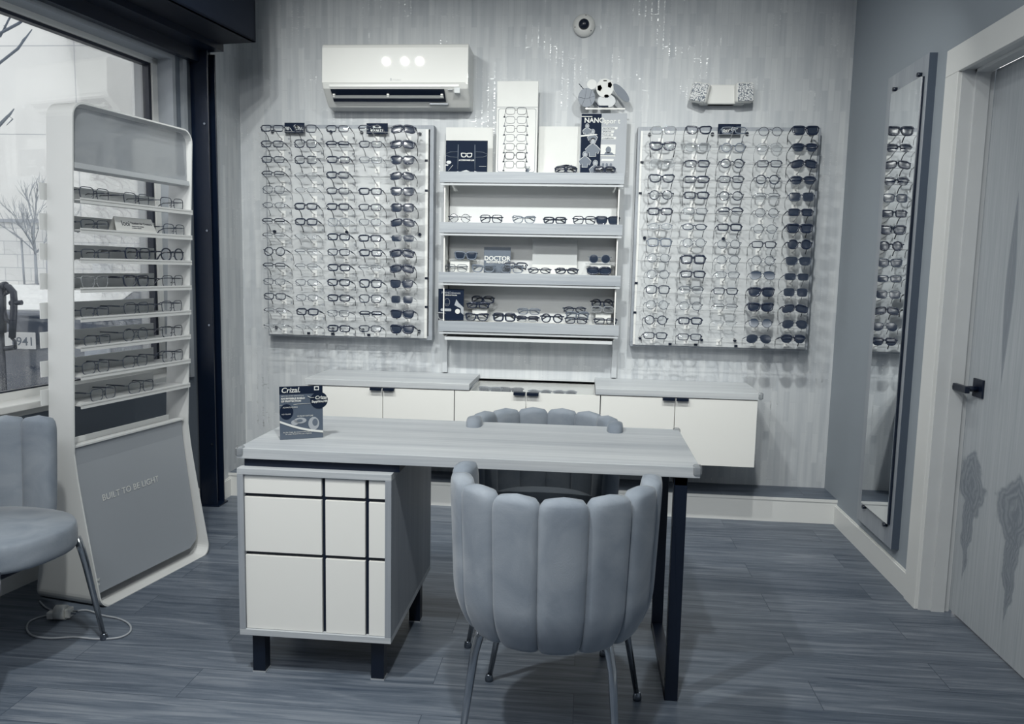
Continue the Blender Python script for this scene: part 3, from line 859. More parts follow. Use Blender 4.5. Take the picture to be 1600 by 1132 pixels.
def display_panel(side, x0, x1, z0, z1, xs, za, zb, table, dots, clips, rail):
    """wood-framed box on the wall with an opal acrylic face, hooks and rails"""
    t = thing('eyewear_display_panel', '%s wood-framed white eyewear panel on the papered wall, %s' % (side, 'beside the window corner' if side == 'left' else 'nearest the mirror'), 'display panel', ((x0 + x1) / 2, 0, z0))
    cx_ = (x0 + x1) / 2
    w_ = (x1 - x0) / 2; h_ = z1 - z0
    f = MB(); fw = 0.022
    f.box((-w_, -0.07, 0), (w_, 0, fw)); f.box((-w_, -0.07, h_ - fw), (w_, 0, h_)); f.box((-w_, -0.07, fw), (-w_ + fw, 0, h_ - fw)); f.box((w_ - fw, -0.07, fw), (w_, 0, h_ - fw))
    f.obj('wood_frame', WOOD_Z, t, bevel=0.001)
    f = MB(); f.box((-w_ + 0.008, -0.078, 0.010), (w_ - 0.028, -0.0705, h_ - 0.022)) if side == 'left' else f.box((-w_ + 0.014, -0.078, 0.010), (w_ - 0.015, -0.0705, h_ - 0.022))
    f.obj('acrylic_face', ACRYL, t)
    if side == 'left':
        f = MB(); f.box((w_ - 0.044, -0.082, 0.012), (w_ - 0.030, -0.078, h_ - 0.024)); f.obj('edge_strip', WHITE_PAINT, t)
    else:
        f = MB(); f.box((-w_ + 0.016, -0.082, 0.012), (-w_ + 0.026, -0.078, h_ - 0.024)); f.obj('edge_strip', WHITE_PAINT, t)
    for (a, b_) in dots:
        P = at(a, b_, 'y', -0.085); f = MB(); f.cyl((P.x - cx_, -0.078, P.z - z0), (P.x - cx_, -0.092, P.z - z0), 0.0085, 12); f.obj('standoff_cap', NAVY, t)
    for (a, b_) in clips:
        P = at(a, b_, 'y', -0.085); f = MB(); f.box((P.x - cx_ - 0.0085, -0.084, P.z - z0 - 0.006), (P.x - cx_ + 0.0085, -0.078, P.z - z0 + 0.006)); f.obj('edge_clip', NAVY, t)
    # hooks: little card on the face with a clear arm that carries the bridge of the glasses
    hk = MB(); hk.box((-0.0135, -0.0815, -0.052), (0.0135, -0.0785, -0.018)); hm = hk.mesh('hook_card'); hm.materials.append(mat('hook_card_white', (224, 225, 224), 0.4))
    ar = MB(); ar.tube([(0, -0.082, -0.036), (0, -0.12, -0.030), (0, -0.19, -0.002), (0, -0.216, 0.002)], [0.0032, 0.0025, 0.002, 0.002], 6, flat=(1.6, 0.6)); am = ar.mesh('hook_arm'); am.materials.append(clear_mat('hook_arm_clear', (245, 246, 247), gloss=0.03, tint=0.35, tintrgb=(222, 224, 225)))
    for i, row in enumerate(table):
        z = za + (zb - za) * i / 13
        rl = MB(); rl.tube([(-w_ + 0.02, -0.176, z - z0 - 0.012), (w_ - 0.04, -0.176, z - z0 - 0.012)], 0.0013, 6)
        rl.obj('clear_rail', MATS['rail_clear'] if 'rail_clear' in MATS else clear_mat('rail_clear', (245, 246, 247), gloss=0.05, tint=0.5, tintrgb=(225, 227, 228)), t)
        for j, code in enumerate(row.split()):
            x = xs[j] + (random.random() - 0.5) * 0.006
            for nm, me in (('hook_card', hm), ('hook_arm', am)):
                c = bpy.data.objects.new(nm, me); C.objects.link(c); c.parent = t if nm == 'hook_card' else t; c.location = (x - cx_, 0, z - z0)
            if code == '----': continue
            if i in (0, 13):
                where = '%s row, %s column of %s wall panel' % (ROWN[i], COLN[j], side)
            else:
                where = '%s row down, %s column of %s wall panel' % (ROWN[i], COLN[j], side)
            eyewear(code, (x, YG, z + (random.random() - 0.5) * 0.006), (random.random() - 0.5) * 0.10 + (0.03 if side == 'left' else -0.03),
                    '%s, %s' % (desc(code), where), 'eyewear on the %s wall panel' % side, lean=-0.20 + (random.random() - 0.5) * 0.08,
                    tagged=(side == 'left' and j < 4 and random.random() < 0.6))
    return t


LP = display_panel('left', -1.836, -0.870, 0.917, 2.115, [-1.736, -1.551, -1.369, -1.189, -1.0115], 2.071, 0.985, LEFT,
                   [(426, 205.6), (517, 206), (565, 207), (656, 209), (429, 362), (542, 363), (656, 366.6), (432, 511.7), (520, 514), (567, 515.6), (655, 518)],
                   [(666, 251), (666, 298), (666, 435), (666, 480), (482, 521), (519.5, 522), (576, 523.7)], 0)
RP = display_panel('right', 0.252, 1.215, 0.917, 2.112, [0.377, 0.557, 0.738, 0.923, 1.10], 2.068, 0.990, RIGHT,
                   [(1015, 210), (1113, 209.5), (1167, 209), (1266, 209.5), (1007, 372), (1130, 373), (1000, 528), (1096, 531), (1148, 532)],
                   [(1003, 253.7), (1000.5, 302), (994, 442.5), (992, 488.6), (1047, 538), (1087, 539), (1150, 541)], 0)


# small brand plates above the panels
def plate(x0, x1, z0, z1, label):
    t = thing('brand_plate', label, 'sign', ((x0 + x1) / 2, -0.105, z0))
    m = MB(); m.box((-(x1 - x0) / 2, 0, 0), ((x1 - x0) / 2, 0.004, z1 - z0)); m.obj('plate', NAVY_CARD, t)
    m = MB(); m.box((-0.01, 0.004, 0.0), (0.01, 0.026, 0.02)); m.obj('bracket', CLEAR, t)
    return t


t = plate(-1.712, -1.598, 2.064, 2.120, 'navy brand plate with pale script at top left of the left wall panel')
m = MB()
for x0, x1, z0, z1 in ((-.052, -.048, .018, .034), (-.046, -.042, .018, .034), (-.040, -.036, .018, .032), (-.034, -.030, .020, .034), (-.052, -.03, .016, .019), (.004, .016, .016, .020), (.020, .026, .018, .030), (.030, .036, .016, .026), (.04, .043, .018, .032), (.046, .053, .017, .021)):
    m.box((x0, -0.0012, z0), (x1, 0, z1))
m.prism([(-.028, .030), (-.022, .026), (-.010, .006), (-.020, .016)], -0.0012, 0); m.prism(ell(.008, .036, .012, .010, 14), -0.0012, 0); m.prism([(.008, .046), (.034, .030), (.030, .024), (.006, .030)], -0.0012, 0)
m.obj('lettering', PALE_CARD, t)
t = plate(-1.243, -1.123, 2.062, 2.119, 'navy brand plate with white ellipse logo at top of the left wall panel')
m = MB(); m.ring(ell(0, 0.037, .024, .011, 24), ell(0, 0.038, .013, .005, 24), -0.0012, 0); m.obj('logo', WHITE_CARD, t)
text('OAKLEY', 0.017, (0, -0.0005, 0.012), WHITE_CARD, t, align='CENTER', bold=0.0006, spacing=1.25)
t = plate(0.672, 0.792, 2.066, 2.123, 'navy brand plate with slanted white script above the right wall panel')
o = text('Ray·Ban', 0.026, (-0.036, -0.0005, 0.008), WHITE_CARD, t, shear=0.35, bold=0.0003); o.rotation_euler = (0, -0.28, 0)

# ------------------------------------------------------------------ centre shelving
SX0, SX1 = -0.817, 0.184
sh = thing('display_shelving', 'pale wood-lipped four-tier shelving between the two eyewear panels', 'shelving', ((SX0 + SX1) / 2, 0, 0.96))
hw = (SX1 - SX0) / 2
m = MB(); m.box((-hw + 0.03, -0.012, -0.04), (hw - 0.03, 0, 0.87)); m.obj('back_panel', mat('shelf_back', (196, 199, 201), 0.5), sh)
m = MB()
for s_ in (-1, 1):
    m = MB(); m.box((s_ * hw - (0.0 if s_ < 0 else 0.028), -0.03, -0.23), (s_ * hw + (0.028 if s_ < 0 else 0.0), 0, 0.88)); m.obj('wall_upright', mat('upright_laminate', (176, 181, 186), 0.5), sh)
for s_ in (-1, 1):
    m = MB(); a = s_ * (hw - 0.022); m.box((min(a, a - s_ * 0.006), -0.145, -0.01), (max(a, a - s_ * 0.006), -0.012, 0.86)); m.obj('side_panel', WHITE_LAM, sh)
TOPS = [1.853, 1.581, 1.308, 1.037]
for zt in TOPS:
    z = zt - 0.96
    m = MB(); m.box((-hw + 0.03, -0.15, z - 0.018), (hw - 0.03, -0.012, z - 0.003)); m.obj('shelf', WHITE_LAM, sh)
    m = MB(); m.box((-hw, -0.168, z - 0.058), (hw, -0.150, z)); m.obj('wood_lip', WOOD_LIP, sh, bevel=0.001)
    m = MB(); m.box((-hw + 0.004, -0.163, z - 0.072), (hw - 0.004, -0.150, z - 0.062)); m.obj('light_strip', mat('strip_grey', (176, 181, 186), 0.5), sh)
m = MB(); m.box((-hw + 0.034, -0.15, -0.03), (hw - 0.034, -0.012, -0.012)); m.obj('bottom_panel', PALE_CARD, sh)


def shelf_pair(code, px_, z, y, label, rot=0.0, fold=True, group='glasses on the centre shelves', lift=0.0, lean=0.0, scale=0.98):
    R = eyewear_meshes(code, fold)
    return eyewear(code, (px_, y, z + R['b'] * scale + lift), rot, label, group, fold, lean, scale=scale)


z2 = TOPS[1]
for code, x, lb, ro in (('o1d', -0.712, 'thin dark round eyeglasses, far left of the second shelf', 0.15), ('s2d', -0.536, 'slim dark square eyeglasses, second from left on the second shelf', 0),
                        ('c2g', -0.355, 'grey cat-eye eyeglasses, third from left on the second shelf', 0.05), ('r3d', -0.185, 'thick dark rectangular eyeglasses, fourth from left on the second shelf', -0.05),
                        ('s2d', -0.023, 'dark square eyeglasses beside the sunglasses on the second shelf', 0), ('w3dS', 0.104, 'dark sunglasses at the right end of the second shelf', 0)):
    shelf_pair(code, x, z2 + 0.001, -0.115, lb, ro, group='row on the second shelf')


def riser(x, z, w_, h_, label, y=-0.09, dep=0.06):
    t = thing('display_riser', label, 'riser', (x, y, z))
    m = MB(); m.rbox((-w_ / 2, -dep / 2, 0), (w_ / 2, dep / 2, h_), 0.001); m.obj('block', WHITE_CARD, t)
    m = MB(); m.rbox((-w_ / 2 - 0.03, -dep / 2 - 0.01, h_), (w_ / 2 + 0.03, dep / 2, h_ + 0.003), 0.001); m.obj('acrylic_top', CLEAR, t)


z3 = TOPS[2]
riser(-0.712, z3, 0.11, 0.066, 'white riser block at the left end of the third shelf', y=-0.06)
riser(0.075, z3, 0.11, 0.062, 'white riser block at the right end of the third shelf', y=-0.06)
shelf_pair('w3gS', -0.680, z3 + 0.0695, -0.085, 'grey trapezoid sunglasses on the left riser of the third shelf', group=None)
shelf_pair('s1m', -0.726, z3 + 0.001, -0.125, 'thin wire square eyeglasses below the left riser of the third shelf', group=None, rot=0.1)
shelf_pair('c3g', -0.575, z3 + 0.001, -0.118, 'grey cat-eye eyeglasses in front of the doctor recommended card', group=None)
shelf_pair('s2g', -0.415, z3 + 0.001, -0.122, 'grey square eyeglasses right of the doctor recommended card', group=None, rot=-0.12)
shelf_pair('r3d', -0.395, z3 + 0.024, -0.105, 'dark rectangular eyeglasses lying on the grey square pair, third shelf', group=None, rot=0.12, lean=-0.35)
shelf_pair('v2d', -0.262, z3 + 0.001, -0.122, 'slim dark oval eyeglasses at left foot of the frosted panel', group=None)
shelf_pair('v3d', -0.112, z3 + 0.001, -0.122, 'thick dark oval eyeglasses at right foot of the frosted panel', group=None)
shelf_pair('o1gS', 0.068, z3 + 0.0655, -0.085, 'small grey round sunglasses on the right riser of the third shelf', group=None)
shelf_pair('g4dS', 0.066, z3 + 0.001, -0.125, 'thick goggle-style sunglasses at the right end of the third shelf', group=None)

z4 = TOPS[3]
riser(-0.596, z4, 0.085, 0.066, 'white riser block at the left of the bottom shelf', y=-0.055)
riser(0.098, z4, 0.085, 0.060, 'white riser block at the right of the bottom shelf', y=-0.055)
shelf_pair('g3d', -0.580, z4 + 0.098, -0.080, 'thick dark goggle-style eyeglasses on top of the left bottom riser', group=None, rot=-0.1)
shelf_pair('v3d', -0.605, z4 + 0.0695, -0.095, 'thick dark oval eyeglasses lying under the goggle pair on the riser', group=None)
shelf_pair('c3k', -0.765, z4 + 0.001, -0.128, 'thick clear cat-eye eyeglasses before the dark brochure', group=None, rot=0.2)
shelf_pair('s2k', -0.700, z4 + 0.001, -0.116, 'clear square eyeglasses against the right foot of dark brochure', group=None, rot=-0.2)
shelf_pair('c3d', -0.606, z4 + 0.001, -0.128, 'dark cat-eye eyeglasses in front of the left bottom riser', group=None)
shelf_pair('s4d', -0.452, z4 + 0.001, -0.122, 'heavy dark square eyeglasses second from left on the bottom shelf', group=None)
shelf_pair('r2g', -0.318, z4 + 0.042, -0.085, 'grey rectangular eyeglasses standing above the half-rim pair, bottom shelf', group=None)
shelf_pair('h3d', -0.322, z4 + 0.001, -0.128, 'dark half-rim eyeglasses at the middle of the bottom shelf', group=None)
shelf_pair('o3d', -0.186, z4 + 0.001, -0.122, 'thick dark round eyeglasses right of the half-rim pair, bottom shelf', group=None)
shelf_pair('v2d', -0.062, z4 + 0.060, -0.090, 'slim dark oval eyeglasses on top of the small pile, bottom shelf', group=None, rot=0.15)
shelf_pair('s3g', -0.045, z4 + 0.020, -0.105, 'thick grey square eyeglasses in the middle of the small pile', group=None, rot=0.1, lean=0.2)
shelf_pair('r2d', -0.052, z4 + 0.001, -0.132, 'slim dark rectangular eyeglasses at the bottom of the small pile', group=None, rot=-0.15)
shelf_pair('o3d', 0.090, z4 + 0.088, -0.080, 'thick dark round eyeglasses on top of the right bottom riser', group=None)
shelf_pair('r2k', 0.092, z4 + 0.0635, -0.098, 'clear rectangular eyeglasses under the round pair on the riser', group=None)
shelf_pair('r2d', 0.110, z4 + 0.001, -0.130, 'slim dark rectangular eyeglasses at the right end of bottom shelf', group=None)
# top shelf goggles
z1 = TOPS[0]
g = shelf_pair('g4d', -0.132, z1 + 0.001, -0.105, 'black sports goggles with thick strap on the top shelf', group=None, scale=0.9)
m = MB(); m.tube([(-0.062, 0.008, 0.006), (-0.05, 0.03, 0.020), (0, 0.036, 0.030), (0.02, 0.02, 0.026), (0.01, -0.003, 0.012), (0.03, 0.01, 0.024), (0.062, 0.008, 0.006)], 0.006, 8, flat=(0.5, 1.2)); m.obj('strap', NAVY, g)
g = shelf_pair('g4d', 0.078, z1 + 0.001, -0.13, 'dark-rimmed sports goggles before the sports eyewear poster', group=None, scale=0.86)

# ------------------------------------------------------------------ top shelf signs
Zt = z1
t = thing('white_backing_card', 'plain white card behind the navy photo sign on top shelf', 'card', (-0.672, -0.060, Zt)); m = MB(); m.box((-0.132, 0, 0), (0.132, 0.003, 0.253)); m.obj('sheet', WHITE_CARD, t)
t = thing('photo_sign', 'navy sign with white glasses icon at left of top shelf', 'sign', (-0.677, -0.125, Zt))
m = MB(); m.box((-0.115, 0, 0), (0.115, 0.006, 0.172)); m.obj('panel', NAVY_CARD, t)
m = MB()
for s_ in (-1, 1):
    m.tube([(s_ * 0.048, -0.001, 0.016), (s_ * 0.046, -0.002, 0.15)], 0.003, 6)
    m.tube([(s_ * 0.115, -0.001, 0.100), (s_ * 0.09, -0.001, 0.110), (s_ * 0.05, -0.001, 0.112)], 0.0016, 5)
    m.tube([(s_ * 0.114, -0.001, 0.092), (s_ * 0.09, -0.001, 0.084), (s_ * 0.05, -0.001, 0.082)], 0.0016, 5)
m.obj('dark_bars', SLATE_CARD, t)
m = MB()
for s_ in (-1, 1):
    oo = [(s_ * (0.0155 + x * 0.55), 0.094 + z * 0.60) for x, z in outline('w')]; ii = [(s_ * (0.0155 + x * 0.37), 0.094 + z * 0.38) for x, z in outline('w')]
    m.ring(oo, ii, -0.0015, 0)
m.box((-0.006, -0.0015, 0.096), (0.006, 0, 0.100)); m.obj('glasses_icon', WHITE_CARD, t)
text('ACCESSORIES LAB', 0.0105, (0, -0.0006, 0.063), WHITE_CARD, t, align='CENTER', bold=0.0004)
m = MB()
m.prism(ell(-0.098, 0.055, .014, .009, 12), -0.001, 0); m.prism(ell(-0.108, 0.040, .008, .004, 10), -0.001, 0); m.tube([(-0.1, -0.001, 0.01), (-0.075, -0.001, 0.04)], 0.0012, 5)
m.prism([(-0.03, 0.006), (0, 0.014), (0.02, 0.006)], -0.001, 0); m.prism([(-0.07, 0.0), (-0.045, 0.0), (-0.045, 0.008)], -0.001, 0); m.prism([(0.045, 0.0), (0.075, 0.0), (0.045, 0.010)], -0.001, 0); m.tube([(0.07, -0.001, 0.034), (0.11, -0.001, 0.034)], 0.0013, 5)
m.obj('highlights', PALE_CARD, t)

t = thing('frame_chart_stand', 'tall white stand showing a column of eyeglass frames, top shelf', 'display stand', (-0.404, -0.115, Zt))
m = MB(); m.rbox((-0.113, 0, 0), (0.113, 0.010, 0.490), 0.003); m.obj('board', WHITE_CARD, t)
m = MB(); m.ring(rrect(-0.103, 0.006, 0.103, 0.345, 0.012), rrect(-0.101, 0.008, 0.101, 0.343, 0.011), -0.0008, 0); m.box((-0.112, -0.0008, 0.352), (0.112, 0, 0.3535)); m.obj('printed_border', SLATE_CARD, t)
for k in range(7):
    zc = 0.332 - 0.0475 * k
    dk = k in (5,)
    m = MB(); rr = 0.0016 if dk else 0.0008
    for s_ in (-1, 1):
        m.tube([(s_ * (0.031 + x * 0.92) - 0.006, -0.002, zc + z * 0.88) for x, z in outline('s')], rr, 5, closed=True)
        m.tube([(s_ * 0.056 - 0.006, -0.002, zc + 0.008), (s_ * 0.063 - 0.006, -0.003, zc - 0.03)], rr * 1.2, 5)
        m.cyl((s_ * 0.058 - 0.006, -0.003, zc - 0.032), (s_ * 0.068 - 0.006, -0.003, zc - 0.032), 0.0026, 6)
    m.tube([(-0.012, -0.002, zc + 0.004), (-0.0, -0.002, zc + 0.004)], rr, 5)
    m.obj('sample_frame', COLS['d'][1] if dk or k == 0 else COLS['m'][1] if k % 2 == 0 else COLS['g'][1], t)
m = MB(); m.prism(ell(0.062, 0.014, 0.010, 0.012, 14), -0.001, 0)
for i_, an in enumerate((-0.5, -0.2, 0.05, 0.3)): m.tube([(0.055 + i_ * 0.005, -0.001, 0.022), (0.055 + i_ * 0.005 + 0.016 * math.sin(an), -0.001, 0.022 + 0.016)], 0.0016, 5)
m.tube([(0.070, -0.001, 0.014), (0.080, -0.001, 0.024)], 0.0016, 5); m.obj('hand_icon', SLATE_CARD, t)

t = thing('blank_poster', 'plain white acrylic poster between frame stand and sports poster', 'poster', (-0.170, -0.055, Zt)); m = MB(); m.rbox((-0.118, 0, 0), (0.130, 0.004, 0.262), 0.001); m.obj('sheet', WHITE_CARD, t)

# poster with the ball topper
t = thing('sport_poster', 'navy and grey sports eyewear poster with cut-out balls on top', 'poster', (0.065, -0.095, Zt), (0, 0, 0.0))
m = MB(); m.box((-0.125, 0, 0), (0.125, 0.006, 0.325)); m.obj('grey_sheet', GREY_CARD, t)
m = MB(); m.box((-0.120, -0.001, 0.01), (-0.012, 0, 0.322)); m.obj('navy_half', NAVY_CARD, t)
text('NANO', 0.036, (-0.105, -0.0014, 0.276), WHITE_CARD, t, bold=0.0008); text('spor t', 0.036, (0.000, -0.0014, 0.272), WHITE_CARD, t, bold=0.0008)
def bar(pts, y0, y1, nm='print_bar'):
    m = MB(); m.prism(pts, y0, y1); return m.obj(nm, WHITE_CARD, t)
bar([(-0.122, 0.306), (-0.062, 0.306), (-0.062, 0.309), (-0.122, 0.309)], -0.0025, -0.001); bar([(-0.122, 0.208), (-0.04, 0.216), (-0.03, 0.211), (-0.122, 0.200)], -0.0025, -0.001)
for zz, ww in ((0.240, 0.082), (0.222, 0.064), (0.205, 0.060), (0.188, 0.076)): bar([(-0.008, zz), (-0.008 + ww, zz), (-0.006 + ww, zz + 0.013), (-0.006, zz + 0.013)], -0.0012, 0)
bar([(-0.008, 0.072), (0.058, 0.072), (0.062, 0.084), (-0.004, 0.084)], -0.0012, 0); bar([(0.035, 0.028), (0.060, 0.018), (0.075, 0.034), (0.055, 0.044)], -0.0012, 0, 'splash_mark')
for i_, s__ in enumerate(('PROTECTION', 'SPORTIVE', 'POUR LES', 'CHAMPIONS')): text(s__, 0.0105, (-0.004, -0.0018, 0.2425 - 0.0175 * i_), SLATE_CARD, t, bold=0.0003)
FIG = ((-0.088, 0.258, 0.8), (-0.058, 0.228, 0.9), (-0.055, 0.178, 1.3), (-0.095, 0.108, 1.1), (-0.038, 0.062, 1.05))
def figure(mm, hx_, hz_, k, d, y0, y1):
    """a standing child's outline, arms on hips, grown by d"""
    mm.prism(ell(hx_, hz_, 0.0110 * k + d, 0.0135 * k + d, 16), y0, y1)
    q_ = [(-0.004, -0.013), (-0.014, -0.018), (-0.030, -0.034), (-0.022, -0.052), (-0.013, -0.046), (-0.013, -0.062), (0.013, -0.062), (0.013, -0.046), (0.022, -0.052), (0.030, -0.034), (0.014, -0.018), (0.004, -0.013)]
    cz_ = -0.040
    mm.prism([(hx_ + x * k + (d if x > 0 else -d), hz_ + z * k + (d if z > cz_ else -d)) for x, z in q_], y0, y1)
m = MB(); m.box((-0.012, -0.0012, 0.098), (0.068, 0, 0.160)); m.obj('portrait_background', WHITE_CARD, t)
m = MB()
for a_, b_, k_ in FIG: figure(m, a_, b_, k_, 0.0018, -0.0018, -0.001)
m.obj('printed_outlines', PALE_CARD, t)
m = MB()
for a_, b_, k_ in FIG:
    m.prism(ell(a_, b_ - 0.002, 0.0085 * k_, 0.0105 * k_, 14), -0.0030, -0.002)
m.obj('printed_faces', GREY_CARD, t)
m = MB()
for a_, b_, k_ in FIG: figure(m, a_, b_, k_, 0.0, -0.0022, -0.0016)
m.prism(ell(0.030, 0.132, 0.015, 0.018, 14), -0.0024, -0.001); m.prism([(0.008, 0.108), (0.014, 0.120), (0.050, 0.118), (0.060, 0.108)], -0.0024, -0.001)
m.box((-0.012, -0.0024, 0.104), (0.068, -0.001, 0.108))
for xx in (0.004, 0.024, 0.046): m.prism(ell(xx, 0.052, 0.007, 0.010, 10), -0.0012, 0)
m.obj('printed_details', SLATE_CARD, t)
# the ball topper is one cut-out card
m = MB(); TZ = 0.345
m.box((-0.10, 0, TZ), (0.112, 0.003, TZ + 0.008)); m.obj('topper_edge', WHITE_PLASTIC, t)
m = MB(); m.prism(ell(0.0, TZ + 0.112, 0.046, 0.049, 28), -0.002, 0.003); m.obj('soccer_ball', WHITE_CARD, t)
m = MB(); m.prism(ell(0.012, TZ + 0.045, 0.048, 0.035, 26), 0.001, 0.004); m.obj('volleyball', PALE_CARD, t)
m = MB(); m.prism(ell(-0.070, TZ + 0.132, 0.026, 0.026, 22), 0.001, 0.004); m.obj('baseball', mat('baseball_print', (206, 208, 207), 0.6), t)
m = MB(); m.prism(ell(-0.096, TZ + 0.062, 0.046, 0.050, 28), -0.0028, 0.002); m.obj('basketball', mat('basketball_print', (122, 130, 142), 0.6), t)
m = MB(); m.prism(ell(0.088, TZ + 0.088, 0.022, 0.062, 24, rot=0.75), 0.001, 0.004); m.obj('football', SLATE_CARD, t)
m = MB()
m.prism(ell(-0.028, TZ + 0.112, 0.014, 0.018, 5), -0.002, -0.001); m.prism(ell(0.026, TZ + 0.128, 0.013, 0.017, 5), -0.002, -0.001); m.prism(ell(0.010, TZ + 0.070, 0.014, 0.009, 6), -0.002, -0.001); m.prism(ell(0.0, TZ + 0.150, 0.012, 0.003, 8), -0.002, -0.001)
m.box((-0.03, -0.002, TZ + 0.012), (0.022, 0.0, TZ + 0.020)); m.tube([(-0.046, -0.001, TZ + 0.036), (-0.03, -0.001, TZ + 0.016)], 0.002, 5); m.tube([(-0.14, 0.0, TZ + 0.135), (-0.115, 0.0, TZ + 0.108)], 0.002, 5)
m.tube([(-0.098, -0.003, TZ + 0.11), (-0.105, -0.003, TZ + 0.06), (-0.12, -0.003, TZ + 0.02)], 0.0007, 4); m.tube([(-0.143, -0.003, TZ + 0.065), (-0.098, -0.003, TZ + 0.055), (-0.054, -0.003, TZ + 0.07)], 0.0007, 4); m.tube([(-0.07, -0.003, TZ + 0.1), (-0.08, -0.003, TZ + 0.06), (-0.068, -0.003, TZ + 0.025)], 0.0007, 4)
m.obj('ball_markings', NAVY_CARD, t)

# cards on the lower tiers
t = thing('recommended_card', 'slate card lettered DOCTOR RECOMMENDED on the third shelf', 'sign', (-0.503, -0.075, z3))
m = MB(); m.box((-0.075, 0, 0), (0.075, 0.004, 0.144)); m.obj('card', SLATE_CARD, t)
text('DOCTOR', 0.034, (0, -0.0006, 0.070), WHITE_CARD, t, align='CENTER', bold=0.0010); text('RECOMMENDED', 0.0165, (0, -0.0006, 0.055), WHITE_CARD, t, align='CENTER', bold=0.0006)
t = thing('frosted_panel', 'frosted acrylic sheet with a white foot on the third shelf', 'panel', (-0.182, -0.055, z3))
m = MB(); m.rbox((-0.125, 0, 0), (0.125, 0.004, 0.196), 0.001); m.obj('acrylic_sheet', FROST, t); m = MB(); m.box((-0.125, -0.001, 0.0), (0.125, 0, 0.052)); m.obj('white_foot', WHITE_CARD, t)
t = thing('dark_brochure', 'navy brochure with a sketched face at left end of bottom shelf', 'brochure', (-0.752, -0.135, z4 + 0.025))
m = MB(); m.box((-0.072, 0, -0.022), (0.072, 0.003, 0.152)); m.obj('sheet', NAVY_CARD, t)
text('NANOsleeves', 0.018, (0, -0.0006, 0.125), GREY_CARD, t, align='CENTER'); text('RESTEZ AU TOP JOUR', 0.0068, (0, -0.0006, 0.115), WHITE_CARD, t, align='CENTER', bold=0.0002)
m = MB(); m.tube([(-0.022 + 0.015 * math.cos(a_), -0.0005, 0.078 + 0.021 * math.sin(a_)) for a_ in [k * PI / 8 for k in range(16)]], 0.0009, 4, closed=True); m.tube([(-0.03, -0.0005, 0.07), (-0.022, -0.0005, 0.064), (-0.014, -0.0005, 0.07)], 0.0008, 4)
m.prism([(0.02, 0.062), (0.030, 0.095), (0.044, 0.075), (0.072, 0.050), (0.072, 0.01), (0.058, 0.02), (0.055, 0.045)], -0.001, 0); m.prism(rrect(-0.058, 0.028, 0.002, 0.042, 0.006), -0.001, 0); m.obj('printed_picture', GREY_CARD, t)
m = MB(); m.prism(ell(0.038, 0.028, 0.014, 0.014, 18), -0.0018, -0.0005); m.obj('round_badge', WHITE_CARD, t)

# ------------------------------------------------------------------ wall fittings
# air conditioner
t = thing('air_conditioner', 'white split air conditioner with open louvre high on the papered wall', 'air conditioner', (-1.062, 0, 2.20))
W = 0.400
prof = [(0.0, 0.0), (0.0, 0.315), (-0.175, 0.318), (-0.198, 0.300), (-0.205, 0.110), (-0.195, 0.085), (-0.10, 0.005), (-0.04, 0.0)]
def xprism(mm, prof, x0, x1):
    n = len(prof); vs = [(x0, y, z) for y, z in prof] + [(x1, y, z) for y, z in prof]
    mm.add(vs, [list(range(n)), list(range(2 * n - 1, n - 1, -1))] + [(i, (i + 1) % n, (i + 1) % n + n, i + n) for i in range(n)])
m = MB(); xprism(m, prof, -W, W); m.obj('casing', WHITE_PLASTIC, t, bevel=0.008)
m = MB(); xprism(m, [(-0.200, 0.112), (-0.2075, 0.112), (-0.202, 0.296), (-0.192, 0.312), (-0.18, 0.319), (-0.17, 0.316)], -W + 0.001, W - 0.001); m.obj('front_panel', WHITE_PLASTIC, t, bevel=0.002)
m = MB(); xprism(m, [(-0.197, 0.088), (-0.203, 0.094), (-0.203, 0.106), (-0.197, 0.109)], -W + 0.04, W - 0.05); m.obj('air_guide', WHITE_PAINT, t)
m = MB(); xprism(m, [(-0.194, 0.080), (-0.199, 0.082), (-0.142, 0.032), (-0.138, 0.028), (-0.10, 0.06)], -W + 0.045, W - 0.13); m.obj('outlet_slot', NAVY, t)
m = MB(); xprism(m, [(-0.187, 0.048), (-0.194, 0.050), (-0.176, 0.040), (-0.170, 0.039)], -W + 0.05, W - 0.135)
for xx in (-W + 0.06, -0.04, W - 0.145): m.box((xx - 0.006, -0.186, 0.042), (xx + 0.006, -0.16, 0.060))
m.obj('louvre', WHITE_PLASTIC, t)
m = MB()
for xx in (-0.022,): m.prism([(xx, 0.124), (xx + 0.008, 0.124), (xx + 0.004, 0.131)], -0.2084, -0.206)
m.prism([(-0.018 - 0.004, 0.131), (-0.014, 0.131), (-0.018, 0.138)], -0.2084, -0.206)
m.obj('logo', GREY_CARD, t); text('MITSUBISHI', 0.0095, (-0.011, -0.2075, 0.125), PALE_CARD, t)
m = MB(); m.box((W - 0.075, -0.2005, 0.062), (W - 0.045, -0.16, 0.09)); m.box((W - 0.11, -0.199, 0.078), (W - 0.085, -0.18, 0.081)); m.obj('indicator', PALE_CARD, t)
m = MB(); m.box((W - 0.22, -0.135, 0.014), (W - 0.12, -0.10, 0.022)); m.obj('rating_label', GREY_CARD, t)

